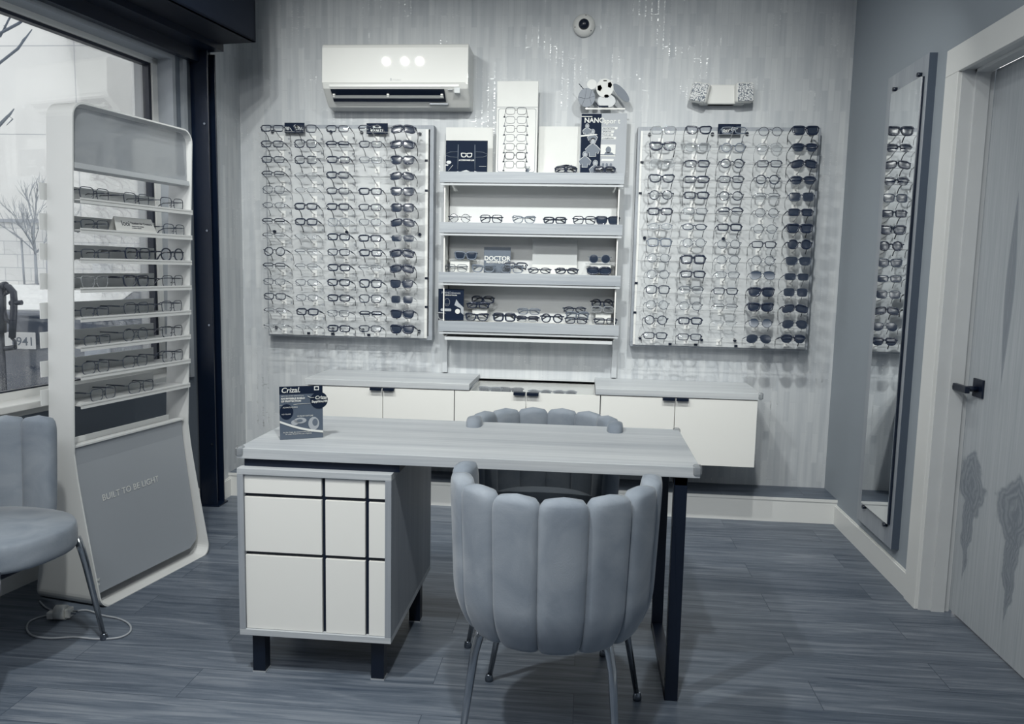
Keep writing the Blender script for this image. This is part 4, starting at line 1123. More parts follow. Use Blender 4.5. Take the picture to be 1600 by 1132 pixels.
# dome camera
t = thing('dome_camera', 'round white dome security camera near the ceiling', 'camera', (-0.058, 0, 2.658), (PI / 2, 0, 0))
m = MB(); m.lathe([(0.060, 0.0), (0.060, 0.016), (0.056, 0.024), (0.045, 0.032), (0.034, 0.036), (0.030, 0.036)], 36); m.obj('housing', WHITE_PLASTIC, t)
m = MB(); m.lathe([(0.029, 0.034), (0.028, 0.044), (0.022, 0.054), (0.012, 0.060), (0.002, 0.061)], 28); m.obj('dome', NAVY_GLOSS, t)
m = MB()
for a_ in (1.4, 3.4, 5.6): m.cyl((0.05 * math.cos(a_), 0.05 * math.sin(a_), 0.024), (0.05 * math.cos(a_), 0.05 * math.sin(a_), 0.031), 0.003, 8)
m.obj('screws', NAVY, t)

# emergency light with two lamp heads
t = thing('emergency_light', 'white two-headed emergency light above the right eyewear panel', 'emergency light', (0.692, 0, 2.235))
m = MB(); m.rbox((-0.115, -0.055, 0.0), (0.125, 0, 0.030), 0.012, 3); m.rbox((-0.075, -0.058, 0.0), (0.072, 0, 0.102), 0.006); m.obj('body', WHITE_PLASTIC, t)
def facet():
    N = Nodes('prismatic_lens'); tc = N.new('ShaderNodeTexCoord'); v = N.new('ShaderNodeTexVoronoi'); v.inputs['Scale'].default_value = 150; N.link(tc.outputs['Object'], v.inputs['Vector'])
    cr = N.new('ShaderNodeValToRGB'); cr.color_ramp.elements[0].color = (*lin((238, 239, 238)), 1); cr.color_ramp.elements[1].color = (*lin((96, 107, 122)), 1); cr.color_ramp.elements[1].position = 0.75; cr.color_ramp.elements[0].position = 0.2
    N.link(v.outputs['Distance'], cr.inputs[0]); N.link(cr.outputs[0], N.b.inputs['Base Color']); N.b.inputs['Roughness'].default_value = 0.15
    bp = N.new('ShaderNodeBump'); bp.inputs['Distance'].default_value = 0.003; N.link(v.outputs['Distance'], bp.inputs['Height']); N.link(bp.outputs[0], N.b.inputs['Normal'])
    return N.m
FAC = facet()
for s_, ro, til in ((-1, 0.35, 0.22), (1, -0.15, -0.05)):
    M = Matrix.Translation((s_ * 0.114 - 0.002, -0.06, 0.055)) @ Matrix.Rotation(ro * -1, 4, 'Z') @ Matrix.Rotation(til, 4, 'Y')
    m = MB(); m.rbox((-0.048, -0.03, -0.052), (0.048, 0.02, 0.052), 0.012, 3, M); hd = m.obj('lamp_head', WHITE_PLASTIC, t)
    m = MB(); m.rbox((-0.042, -0.034, -0.046), (0.042, -0.028, 0.046), 0.003, 2, M); m.obj('lamp_lens', FAC, hd)

# ------------------------------------------------------------------ wall cabinets
CY = -0.42; CB = 0.335; CT = 0.690
def cabinet(x0, x1, split, label, top=True):
    t = thing('wall_cabinet', label, 'cabinet', ((x0 + x1) / 2, 0, CB)); w_ = (x1 - x0) / 2; c_ = (x0 + x1) / 2; H = CT - CB
    m = MB(); m.box((-w_, CY + 0.018, 0), (w_, 0, 0.016)); m.box((-w_, CY + 0.018, 0), (-w_ + 0.016, 0, H)); m.box((w_ - 0.016, CY + 0.018, 0), (w_, 0, H)); m.box((-w_, -0.01, 0), (w_, 0, H))
    if top: m.box((-w_, CY + 0.018, H - 0.016), (w_, 0, H))
    m.obj('carcass', WOOD_Z, t)
    for a, b_, hx_ in ((x0, split, split), (split, x1, split)):
        m = MB(); m.box((a - c_ + 0.0015, CY, 0.002), (b_ - c_ - 0.0015, CY + 0.017, H - 0.004)); dr = m.obj('door', WHITE_LAM, t, bevel=0.0008)
        m = MB(); s_ = 1 if a == split else -1; x_a = hx_ - c_ + s_ * 0.004; x_b = hx_ - c_ + s_ * 0.066
        m.box((min(x_a, x_b), CY - 0.020, H - 0.004), (max(x_a, x_b), CY + 0.017, H - 0.0005)); m.box((min(x_a, x_b), CY - 0.020, H - 0.016), (max(x_a, x_b), CY - 0.018, H - 0.004))
        m.obj('tab_pull', NAVY, dr)
    return t
cabinet(-1.482, -0.680, -1.067, 'white two-door wall cabinet at the left, under the left worktop')
mid_cab = cabinet(-0.678, 0.090, -0.298, 'white two-door glass-topped wall cabinet in the middle', top=False)
cabinet(0.092, 0.893, 0.475, 'white two-door wall cabinet at the right, under the right worktop')
m = MB(); m.rbox((-1.494, -0.425, CT), (-0.600, 0.0, CT + 0.034), 0.002); tag(m.obj('worktop', WOOD_X), 'grey oak worktop on the left wall cabinet', 'worktop')
wt = thing('worktop', 'grey oak worktop with clear corner guard on the right wall cabinet', 'worktop', (0.0, 0, CT))
m = MB(); m.rbox((0.064, -0.425, 0), (0.911, 0.0, 0.034), 0.002); m.obj('top', WOOD_X, wt)
m = MB(); m.rbox((0.893, -0.431, 0.004), (0.917, -0.405, 0.038), 0.006, 3); m.obj('corner_guard', CLEAR, wt)
tray = mid_cab; TM = Matrix.Translation((-0.268 + 0.294, 0, CT - 0.05 - CB))
m = MB(); m.box((-0.33, -0.40, -0.03), (0.33, -0.03, -0.025)); m.box((-0.33, -0.05, -0.03), (0.33, -0.005, 0.062)); m.box((-0.33, -0.40, -0.03), (-0.325, -0.03, 0.05)); m.box((0.325, -0.40, -0.03), (0.33, -0.03, 0.05)); m.v = [TM @ v for v in m.v]; m.obj('tray', WHITE_LAM, tray)
m = MB(); m.box((-0.332, -0.418, 0.046), (0.331, -0.05, 0.051)); m.v = [TM @ v for v in m.v]; m.obj('glass_top', clear_mat('tray_glass', (246, 247, 248), gloss=0.02, tint=0.02, fres=0.25), tray)
m = MB(); m.box((-0.332, -0.05, 0.051), (0.331, -0.035, 0.064)); m.box((-0.3325, -0.41, 0.051), (-0.327, -0.05, 0.060)); m.v = [TM @ v for v in m.v]; m.obj('chrome_track', CHROME, tray)
for k, (cc, xx) in enumerate((('w3gS', -0.52), ('w3dS', -0.40), ('v2gS', -0.24), ('v3gS', -0.10))):
    eyewear(cc, (xx, -0.16, CT - 0.040), 0.1 * (k - 1.5), ['grey sunglasses lying farthest left under the glass top', 'dark sunglasses second from left under the glass top', 'slim oval sunglasses third from left under the glass top', 'thick oval sunglasses farthest right under the glass top'][k], 'sunglasses under the glass top', True)

# ------------------------------------------------------------------ desk
dk = thing('desk', 'long grey oak desk on a black steel loop leg in the middle', 'desk', (-0.365, -1.876, 0))
DX0, DX1, DYA, DYB = -1.088 + 0.365, 0.358 + 0.365, -2.168 + 1.876, -1.584 + 1.876
m = MB(); m.rbox((DX0, DYA, 0.716), (DX1, DYB, 0.75), 0.0015); m.obj('desktop', WOOD_X, dk)
m = MB()
lx0, lx1 = 0.282 + 0.365, 0.322 + 0.365
ly0, ly1 = -2.205 + 1.876 + 0.04, -1.64 + 1.876
m.box((lx0, ly0, 0), (lx1, ly0 + 0.028, 0.716)); m.box((lx0, ly1 - 0.028, 0), (lx1, ly1, 0.716)); m.box((lx0, ly0, 0), (lx1, ly1, 0.028)); m.box((lx0, ly0, 0.69), (lx1, ly1, 0.716))
m.obj('loop_leg', STEEL_BLACK, dk, bevel=0.0015)
m = MB(); m.box((-0.42, DYB - 0.12, 0.676), (lx0, DYB - 0.09, 0.716)); m.obj('beam', STEEL_BLACK, dk)
m = MB(); m.box((DX0 + 0.02, DYA + 0.012, 0.6905), (-0.565 + 0.365 + 0.0, DYB - 0.03, 0.716)); m.obj('spacer', NAVY, dk)
for (gx, gy) in ((DX0, DYA), (DX1, DYA), (DX1, DYB)):
    m = MB(); sx_ = -1 if gx < 0 else 1; sy_ = -1 if gy < 0 else 1
    m.rbox((min(gx + sx_ * 0.006, gx - sx_ * 0.022), min(gy + sy_ * 0.006, gy - sy_ * 0.022), 0.722), (max(gx + sx_ * 0.006, gx - sx_ * 0.022), max(gy + sy_ * 0.006, gy - sy_ * 0.022), 0.757), 0.009, 3)
    m.obj('corner_guard', CLEAR, dk)

pd = thing('drawer_pedestal', 'grey oak pedestal with white front gridded by black lines under desk', 'drawer unit', (-0.829, -1.855, 0))
PX0, PX1, PY0, PY1, PZ0, PZ1 = -0.251, 0.246, -0.335, 0.31, 0.139, 0.690
m = MB(); tk = 0.020
m.box((PX0, PY0 + 0.002, PZ1 - tk), (PX1, PY1, PZ1)); m.obj('top_panel', WOOD_X, pd, bevel=0.001); m = MB(); m.box((PX0, PY0 + 0.002, PZ0), (PX1, PY1, PZ0 + tk)); m.obj('bottom_panel', WOOD_X, pd, bevel=0.001)
m = MB(); m.box((PX0, PY0 + 0.002, PZ0 + tk), (PX0 + tk, PY1, PZ1 - tk)); m.box((PX1 - tk, PY0 + 0.002, PZ0 + tk), (PX1, PY1, PZ1 - tk)); m.box((PX0 + tk, PY1 - 0.015, PZ0 + tk), (PX1 - tk, PY1, PZ1 - tk)); m.obj('side_panels', WOOD_Z, pd, bevel=0.001)
xa, xb, za_, zb_ = PX0 + tk, PX1 - tk, PZ0 + tk, PZ1 - tk
xs_ = [xa, 0.0265, 0.1665, xb]; zs_ = [zb_, 0.6025, 0.4115, za_]
m = MB(); m.box((xa, PY0 + 0.022, za_), (xb, PY0 + 0.030, zb_)); m.obj('black_backing', NAVY, pd)
for k in range(3):
    dr = None
    for i in range(3):
        m = MB(); gx0 = xs_[i] + (0.006 if i else 0.001); gx1 = xs_[i + 1] - (0.006 if i < 2 else 0.001); gz1 = zs_[k] - (0.006 if k else 0.001); gz0 = zs_[k + 1] + (0.006 if k < 2 else 0.001)
        m.box((gx0, PY0 + 0.010, gz0), (gx1, PY0 + 0.022, gz1)); m.obj('drawer_front_tile', WHITE_LAM, pd, bevel=0.0008)
for (fx, fy) in ((PX0 + 0.03, PY0 + 0.03), (PX1 - 0.072, PY0 + 0.03), (PX0 + 0.03, PY1 - 0.24), (PX1 - 0.045, PY1 - 0.18)):
    m = MB(); m.box((fx, fy, 0.004), (fx + 0.042, fy + 0.042, PZ0)); lg = m.obj('leg', STEEL_BLACK, pd, bevel=0.001)
    m = MB(); m.box((fx - 0.001, fy - 0.001, 0), (fx + 0.043, fy + 0.043, 0.005)); m.obj('foot_pad', GREY_CARD, lg)

# leaflet holder on the desk
sA, sB = Vector((-0.998, -2.034, 0)), Vector((-0.873, -1.969, 0))
ca = math.atan2(sB.y - sA.y, sB.x - sA.x); sw = (sB - sA).length / 2
t = thing('desk_brochure', 'navy lens-coating brochure standing at the left end of desk', 'brochure', ((sA.x + sB.x) / 2, (sA.y + sB.y) / 2, 0.7505), (-0.04, 0, ca))
HS = 0.178
m = MB(); m.box((-sw, 0, 0), (sw, 0.002, HS)); m.obj('sheet', mat('brochure_blue', (76, 89, 107), 0.25, coat=0.3), t)
m = MB(); m.box((-sw, 0.002, 0), (sw, 0.06, 0.002)); m.box((-sw, 0.0025, 0), (sw, 0.004, HS - 0.01)); m.obj('acrylic_holder', CLEAR, t)
m = MB(); m.box((-sw, -0.001, HS - 0.026), (sw, 0, HS)); m.prism(ell(sw - 0.012, HS - 0.050, 0.029, 0.028, 28), -0.002, 0.001); m.prism(ell(-sw + 0.022, HS - 0.085, 0.022, 0.026, 20), -0.0008, 0); m.obj('navy_print', NAVY_CARD, t)
kx = 2 * sw / 0.0705
text('Crizal.', 0.024, (-sw + 0.005, -0.0014, HS - 0.0205), WHITE_CARD, t, shear=0.2, bold=0.0003)
text('Crizal', 0.0165, (sw - 0.026, -0.0026, HS - 0.046), WHITE_CARD, t, shear=0.2, bold=0.0003); text('Sapphire.HR', 0.0105, (sw - 0.037, -0.0026, HS - 0.057), WHITE_CARD, t, shear=0.1, bold=0.0003)
text('NEW NO-GLARE INNOVATION', 0.0052, (-sw + 0.005, -0.001, HS - 0.034), PALE_CARD, t); text('AN INVISIBLE SHIELD', 0.0083, (-sw + 0.005, -0.001, HS - 0.0435), WHITE_CARD, t, bold=0.0003); text('OF PROTECTION', 0.0083, (-sw + 0.005, -0.001, HS - 0.0525), WHITE_CARD, t, bold=0.0003)
text('ALWAYS CLEAN', 0.0065, (-sw + 0.010, -0.001, HS - 0.0725), WHITE_CARD, t); text('NO GLARE', 0.006, (-sw + 0.006, -0.001, HS - 0.095), PALE_CARD, t); text('UV BLUE CAPTURE', 0.0062, (-0.014, -0.001, HS - 0.103), WHITE_CARD, t)
text('Ask for Crizal, the recommended lens coating', 0.0056, (-sw + 0.010, -0.001, 0.022), WHITE_CARD, t); text('for every life and every pair of glasses', 0.0056, (-sw + 0.018, -0.001, 0.016), WHITE_CARD, t)
m = MB(); pts = []
for k in range(13):
    u_ = k / 12; pts.append((-sw + 2 * sw * u_, 0.060 - 0.040 * u_ + 0.006 * math.sin(PI * (1 - u_)) * -1))
m.prism([(x, z + 0.004) for x, z in pts] + [(x, z - 0.003) for x, z in reversed(pts)], -0.0018, 0)
m.obj('white_swoosh', WHITE_CARD, t); m = MB(); m.tube([(-sw, -0.001, HS - 0.062), (-sw + 0.01, -0.001, HS - 0.062)], 0.0007, 4); m.obj('printed_line', WHITE_CARD, t)
m = MB(); m.tube([(-sw + 0.045, -0.001, HS - 0.061), (sw - 0.04, -0.001, HS - 0.059)], 0.0008, 4); m.obj('printed_line', WHITE_CARD, t)
m = MB(); m.tube([(sw - 0.050, -0.003, HS - 0.034), (sw - 0.040, -0.003, HS - 0.040), (sw - 0.028, -0.003, HS - 0.040)], 0.001, 4); m.obj('printed_line', WHITE_CARD, t)
m = MB(); m.prism(rrect(sw - 0.028, HS - 0.016, sw - 0.012, HS - 0.002, 0.001), -0.0016, -0.0008); m.obj('white_badge', WHITE_CARD, t)
m = MB(); m.prism(ell(sw - 0.020, HS - 0.009, 0.006, 0.004, 14), -0.0022, -0.0016); m.obj('eye_mark', NAVY_CARD, t)
m = MB(); m.prism(ell(-0.004, 0.062, 0.020, 0.010, 18), -0.0012, 0); m.prism(ell(-0.022, 0.056, 0.012, 0.009, 16), -0.0012, 0); m.prism(ell(0.040, 0.050, 0.018, 0.022, 20), -0.0012, 0); m.obj('printed_photo', GREY_CARD, t)
m = MB(); m.prism(ell(0.044, 0.054, 0.009, 0.012, 14), -0.002, -0.001); m.prism(ell(-0.006, 0.062, 0.010, 0.005, 12), -0.002, -0.001); m.obj('printed_dark', SLATE_CARD, t)

# ------------------------------------------------------------------ velvet chairs
def pad(w_, th_, z0, z1, phi, cxr, cyr, crb, N=20):
    """one stuffed channel of the shell; radii: top (cxr, cyr), bottom scale crb"""
    def fn(u_, v_):
        a_ = 2 * PI * u_
        # cap profile: closes softly at both ends
        vv = v_ * 2 - 1
        q_ = 13 if vv > 0 else 30
        cap = (1 - abs(vv) ** q_) ** (1 / 2.6) if abs(vv) < 1 else 0.0
        c, s__ = math.cos(a_), math.sin(a_); e = 2 / 2.9
        lx = math.copysign(abs(c) ** e, c) * w_ / 2 * cap
        ly = math.copysign(abs(s__) ** e, s__) * th_ / 2 * (0.35 + 0.65 * cap) * (1 if cap > 0 else 0)
        zz = z0 + (z1 - z0) * v_
        k = (crb + (1 - crb) * (1 - max(0.0, 1 - v_ / 0.32) ** 2.2)) * (0.93 + 0.07 * v_)
        bulge = 1.0
        rx, ry = cxr * k, cyr * k
        X_ = rx * math.sin(phi); Y_ = -ry * math.cos(phi)
        tx, ty = rx * math.cos(phi), ry * math.sin(phi); L = math.hypot(tx, ty); tx /= L; ty /= L
        nx, ny = ty, -tx
        return (X_ + tx * lx * k + nx * ly, Y_ + ty * lx * k + ny * ly, zz)
    return fn


def chair(loc, rot, label):
    t = thing('velvet_chair', label, 'chair', loc, (0, 0, rot), 'channel-back velvet chairs')
    n = 8; rx, ry = 0.262, 0.262
    span = 1.0 * PI + 0.50
    z0, z1 = 0.352, 0.786
    for i in range(n):
        ph = -span / 2 + span * (i + 0.5) / n
        w_ = rx * span / n * 1.09
        m = MB(); m.grid(pad(w_, 0.062, z0, z1 - 0.006 * math.cos(ph) , ph, rx, ry, 0.84), 24, 40, closeu=True)
        m.obj('back_channel', VELVET, t)
    # seat cushion
    def seat(u_, v_):
        a_ = 2 * PI * u_; c, s__ = math.cos(a_), math.sin(a_); e = 2 / 2.5
        vv = v_ * 2 - 1; cap = (1 - abs(vv) ** 3.2) ** (1 / 3.2) if abs(vv) < 1 else 0.0
        k = 0.86 + 0.14 * cap if cap > 0 else 0.0
        x = math.copysign(abs(c) ** e, c) * 0.212 * k; y = math.copysign(abs(s__) ** e, s__) * 0.248 * k
        return (x, y + 0.046, 0.425 + 0.050 * vv + (0.008 * (1 - (x * x + y * y) / 0.09) if vv > 0 else 0))
    m = MB(); m.grid(seat, 36, 12, closeu=True); m.obj('seat', VELVET, t)
    m = MB(); m.rbox((-0.15, -0.12, 0.350), (0.15, 0.20, 0.380), 0.004); m.obj('seat_base', NAVY, t)
    for sx_ in (-1, 1):
        for (ty, by) in ((0.235, 0.255), (-0.150, -0.215)):
            m = MB(); tx_ = 0.175; bx_ = 0.238 if ty > 0 else 0.212
            m.tube([(sx_ * (tx_ - 0.012), ty * 0.97, 0.395), (sx_ * tx_, ty, 0.345), (sx_ * (tx_ + 0.010), ty + (by - ty) * 0.15, 0.30), (sx_ * bx_, by, 0.008)], [0.0125, 0.0125, 0.012, 0.008], 12)
            lg = m.obj('leg', CHROME, t)
            m = MB(); m.lathe([(0.013, 0.0), (0.014, 0.008), (0.011, 0.020), (0.009, 0.024)], 14, Matrix.Translation((sx_ * bx_, by, 0.0))); m.obj('foot_cap', CHROME_D, lg)
    return t


chair((-0.068, -2.395, 0), math.radians(-6.5), 'grey channel-back velvet chair in front of the desk, its back to us')
chair((-0.140, -1.640, 0), math.radians(180), 'grey channel-back velvet chair tucked behind the desk, facing us')
chair((-1.942, -2.215, 0), math.radians(-97), 'grey channel-back velvet chair cut off by the left edge, under window')

# ------------------------------------------------------------------ eyewear floor stand
sa = math.radians(-10.5)
st = thing('eyewear_floor_stand', 'tall white floor stand with eight narrow shelves before the window', 'display stand', (-1.966, -1.749, 0), (0, 0, sa))
# local axes of the stand: +X = front, +Y = along its width
SW = 0.645
STAND = mat('stand_white_metal', (205, 207, 207), 0.4, noise=(2, 0.01))
STAND_S = mat('stand_grey_metal', (176, 181, 186), 0.4, noise=(2, 0.01))
def dcen(z): return -0.003 + 0.061 * max(0, (z - 0.55)) / 1.3 if z > 0.55 else -0.003 * z / 0.55
def dhalf(z):
    if z >= 0.60: return 0.058
    u_ = (0.60 - z) / 0.60; return 0.058 + 0.100 * (u_ ** 1.12)
def band(path, th_):
    """strip of sheet metal following a closed path of (s, z), its width given by dhalf"""
    m = MB(); vs = []; n = len(path)
    for i, (s_, z) in enumerate(path):
        p0 = Vector(path[i - 1]); p1 = Vector(path[(i + 1) % n]); tg = (p1 - p0).normalized(); nr = Vector((tg.y, -tg.x))
        for off in (0, -th_):
            q = Vector((s_, z)) + nr * off
            zc = max(0.0, z); a_, b_ = dcen(zc) - dhalf(zc), dcen(zc) + dhalf(zc)
            vs += [(a_, q.x, q.y), (b_, q.x, q.y)]
    fs = []
    for i in range(n):
        j = (i + 1) % n; a = i * 4; b_ = j * 4
        fs += [(a, a + 1, b_ + 1, b_), (a + 2, b_ + 2, b_ + 3, a + 3), (a, b_, b_ + 2, a + 2), (a + 1, a + 3, b_ + 3, b_ + 1)]
    m.add(vs, fs, False); return m
def arc(cs, cz, r, a0, a1, n=7): return [(cs + r * math.cos(a0 + (a1 - a0) * k / n), cz + r * math.sin(a0 + (a1 - a0) * k / n)) for k in range(n + 1)]
ZT = 1.895
path = arc(0.045, 0.047, 0.045, 1.5 * PI, PI) + [(0, z / 100) for z in range(10, 181, 10)] + arc(0.05, ZT - 0.05, 0.05, PI, 0.5 * PI) + arc(SW - 0.05, ZT - 0.05, 0.05, 0.5 * PI, 0) + [(SW, z / 100) for z in range(180, 9, -10)] + arc(SW - 0.045, 0.047, 0.045, 0, -0.5 * PI)
fb = band(path, 0.006).obj('loop_frame', STAND, st)
# header sign between the posts
zc = 1.775; xd = dcen(zc)
m = MB(); m.add([], [])
def yz(mm, pts, x0, x1):
    n = len(pts); vs = [(x0, y, z) for y, z in pts] + [(x1, y, z) for y, z in pts]
    mm.add(vs, [list(range(n)), list(range(2 * n - 1, n - 1, -1))] + [(i, (i + 1) % n, (i + 1) % n + n, i + n) for i in range(n)])
yz(m, rrect(0.010, 1.672, SW - 0.010, ZT - 0.010, 0.045, corners=(0, 0, 1, 1)), xd + 0.030, xd + 0.040); hs = m.obj('header_panel', SMOKE, st)
m = MB(); m.box((xd - 0.03, 0.008, 1.664), (xd + 0.052, SW - 0.008, 1.674)); m.box((xd + 0.042, 0.008, 1.674), (xd + 0.050, SW - 0.008, 1.684)); m.obj('header_rail', STAND_S, st)
# lower panel with the slogan
m = MB(); PD = 0.045
vs_pts = rrect(0.012, 0.045, SW - 0.018, 0.622, 0.06, corners=(0, 1, 0, 0))
def shear_panel(mm, pts, d0, d1):
    n = len(pts); f0 = lambda z: dcen(z) + dhalf(z) - 0.030
    vs = [(f0(z) - d0, y, z) for y, z in pts] + [(f0(z) - d1, y, z) for y, z in pts]
    mm.add(vs, [list(range(n)), list(range(2 * n - 1, n - 1, -1))] + [(i, (i + 1) % n, (i + 1) % n + n, i + n) for i in range(n)])
def dense(pts, k=10):
    out = []
    for i, p_ in enumerate(pts):
        q_ = pts[(i + 1) % len(pts)]
        for j in range(k): out.append((p_[0] + (q_[0] - p_[0]) * j / k, p_[1] + (q_[1] - p_[1]) * j / k))
    return out
m = MB()
# slightly curved sheet, built as strips
zs2 = [0.045 + (0.622 - 0.045) * k / 24 for k in range(25)]
def edge(z):
    r_ = 0.06
    if z < 0.045 + r_: dz_ = (0.045 + r_) - z; return SW - 0.018 - r_ + math.sqrt(max(0, r_ * r_ - dz_ * dz_))
    return SW - 0.018
vs = []; f0 = lambda z: dcen(z) + dhalf(z) * 0.80 - 0.006
for z in zs2: vs += [(f0(z), 0.012, z), (f0(z), edge(z), z), (f0(z) - 0.006, 0.012, z), (f0(z) - 0.006, edge(z), z)]
fs = []
for k in range(24):
    a = k * 4; b_ = a + 4
    fs += [(a, a + 1, b_ + 1, b_), (a + 2, b_ + 2, b_ + 3, a + 3), (a, b_, b_ + 2, a + 2), (a + 1, a + 3, b_ + 3, b_ + 1)]
fs += [(0, 2, 3, 1), (96, 97, 99, 98)]
m.add(vs, fs); m.obj('slogan_panel', mat('slogan_panel_grey', (142, 149, 158), 0.3, noise=(1.2, 0.03)), st)
m = MB(); m.box((f0(0.62) - 0.03, 0.01, 0.620), (f0(0.62) + 0.006, SW - 0.014, 0.627)); m.box((f0(0.62) - 0.045, 0.01, 0.626), (f0(0.62) - 0.035, SW - 0.06, 0.648)); m.obj('panel_top_edge', STAND, st)
tw = text_mesh('BUILT TO BE LIGHT', 0.036, depth=0.0004, align='LEFT', spacing=1.02); tw.materials.clear()
o = link('lettering', tw, WHITE_CARD, st)
zc = 0.385; sl = -math.atan2(f0(0.36) - f0(0.42), 0.06)
o.matrix_local = Matrix.Translation((f0(zc) + 0.0015, 0.108, zc)) @ Matrix.Rotation(PI / 2, 4, 'Z') @ Matrix.Rotation(sl, 4, 'X') @ Matrix.Rotation(0.0, 4, 'Y')
o.location = (f0(zc) + 0.0018, 0.117, zc)
tm = text_mesh('ear\nco', 0.018); tm.materials.clear(); o = link('small_print', tm, WHITE_CARD, st)
o.matrix_local = Matrix.Translation((f0(0.09) + 0.003, 0.020, 0.095)) @ Matrix.Rotation(PI / 2, 4, 'Z') @ Matrix.Rotation(-math.atan2(f0(0.06) - f0(0.12), 0.06), 4, 'X')

ZSH = [1.553 - 0.1097 * k for k in range(8)]
for k, z in enumerate(ZSH):
    c_ = dcen(z); df = c_ + 0.058 + 0.014; db = c_ - 0.058 - 0.012
    m = MB(); m.box((db, 0.018, z - 0.004), (df, SW - 0.004, z)); m.box((df - 0.004, 0.018, z - 0.014), (df, SW - 0.004, z + 0.006)); m.box((db, -0.030, z - 0.004), (db + 0.004, SW - 0.075, z + 0.056))
    m.obj('shelf', STAND if k != 3 else STAND, st)

SC = [['s1d', 's1d', 's1d'], ['r1m', None, 's1m'], ['r1m', 's2d', 'o2d'], ['w1k', 'w2d', 's1d'], ['r1m', 's1m', 's1m'], ['r1m', 'o1m', 's1d'], ['s1m', 's1m', 's1m'], ['s1m', 's1m', None]]
ORD8 = ['top', 'second', 'third', 'fourth', 'fifth', 'sixth', 'seventh', 'lowest']
MS = Matrix.Translation((-1.966, -1.749, 0)) @ Matrix.Rotation(sa, 4, 'Z')
for k, row in enumerate(SC):
    z = ZSH[k]; c_ = dcen(z)
    for j, code in enumerate(row):
        if code is None: continue
        R = eyewear_meshes(code, False)
        s_ = [0.115, 0.335, 0.545][j] + (0.03 if k == 7 else 0) + (random.random() - 0.5) * 0.02
        P = MS @ Vector((c_ + 0.052, s_, z + R['b'] + 0.0005))
        pos = ['nearest', 'middle', 'farthest'][j]
        if k == 7: pos = ['nearer', 'farther'][j]
        eyewear(code, P + Vector((0, 0, R['b'] * 0.12)), sa + PI / 2 + (random.random() - 0.5) * 0.12, '%s, %s pair on %s shelf of white floor stand' % (desc(code), pos, ORD8[k]), 'glasses on the white floor stand', False, scale=1.12)
# little folded card on the second shelf
z = ZSH[1]; c_ = dcen(z); P = MS @ Vector((c_ + 0.048, 0.335, z + 0.0005))
t = thing('folded_card', 'small white folded card on the second shelf of the floor stand', 'card', P, (0, 0, sa + PI / 2))
m = MB(); m.add([(-.115, 0, 0), (.115, 0, 0), (.105, .022, .062), (-.105, .022, .062), (-.115, .044, 0), (.115, .044, 0)], [(0, 1, 2, 3), (3, 2, 5, 4)]); m.obj('sheet', WHITE_PAINT, t)
for s__, sz, lx_, lz_ in (('looi', 0.030, -0.075, 0.028), ('Titanium for Creators', 0.0135, -0.025, 0.036), ('Designed in Italy, handmade', 0.006, -0.022, 0.026), ('in titanium and paper', 0.006, -0.022, 0.019)):
    me = text_mesh(s__, sz); me.materials.clear(); o = link('lettering', me, NAVY_CARD, t); fr_ = lz_ / .062
    o.matrix_local = Matrix.Translation((lx_, fr_ * .022 - 0.0008, lz_)) @ Matrix.Rotation(-math.atan2(.022, .062), 4, 'X')

# power cable with plug on the floor
t = thing('power_cable', 'grey power cable with white plug adapter on the floor by stand', 'cable', (-1.8, -1.95, 0))
def W2(x, y, z=0.004): return (x + 1.8, y + 1.95, z)
g1 = [at(a, b_, 'z', 0.004) for a, b_ in ((62, 940), (72, 950), (88, 956), (108, 957), (135, 954), (160, 962), (185, 967), (202, 976), (203, 988), (185, 997), (150, 999), (115, 996), (80, 998), (52, 994), (42, 984), (46, 972), (62, 965), (78, 962))]
m = MB()
sm = []
for i in range(len(g1) - 1):
    p0 = g1[max(0, i - 1)]; p1 = g1[i]; p2 = g1[i + 1]; p3 = g1[min(len(g1) - 1, i + 2)]
    for k in range(4):
        u_ = k / 4; sm.append(0.5 * ((2 * p1) + (p2 - p0) * u_ + (2 * p0 - 5 * p1 + 4 * p2 - p3) * u_ * u_ + (3 * p1 - p0 - 3 * p2 + p3) * u_ ** 3))
sm.append(g1[-1])
m.tube([W2(p_.x, p_.y) for p_ in sm], 0.0035, 8); m.obj('cord', GREY_CARD, t)
pc = at(97, 962, 'z', 0.015); M = Matrix.Translation((pc.x + 1.8, pc.y + 1.95, 0.0)) @ Matrix.Rotation(0.15, 4, 'Z')
m = MB(); m.rbox((-0.052, -0.012, 0.003), (-0.02, 0.014, 0.030), 0.004, 2, M); m.obj('plug', WHITE_PLASTIC, t)
m = MB(); m.cyl((-0.022, 0, 0.027), (0.016, 0, 0.027), 0.027, 20, M=M); m.rbox((0.016, -0.018, 0.010), (0.036, 0.018, 0.044), 0.004, 2, M); m.obj('adapter', WHITE_PLASTIC, t)
m = MB(); m.box((0.036, -0.010, 0.022), (0.054, -0.006, 0.030), M); m.box((0.036, 0.006, 0.022), (0.054, 0.010, 0.030), M); m.obj('prongs', CHROME, t)

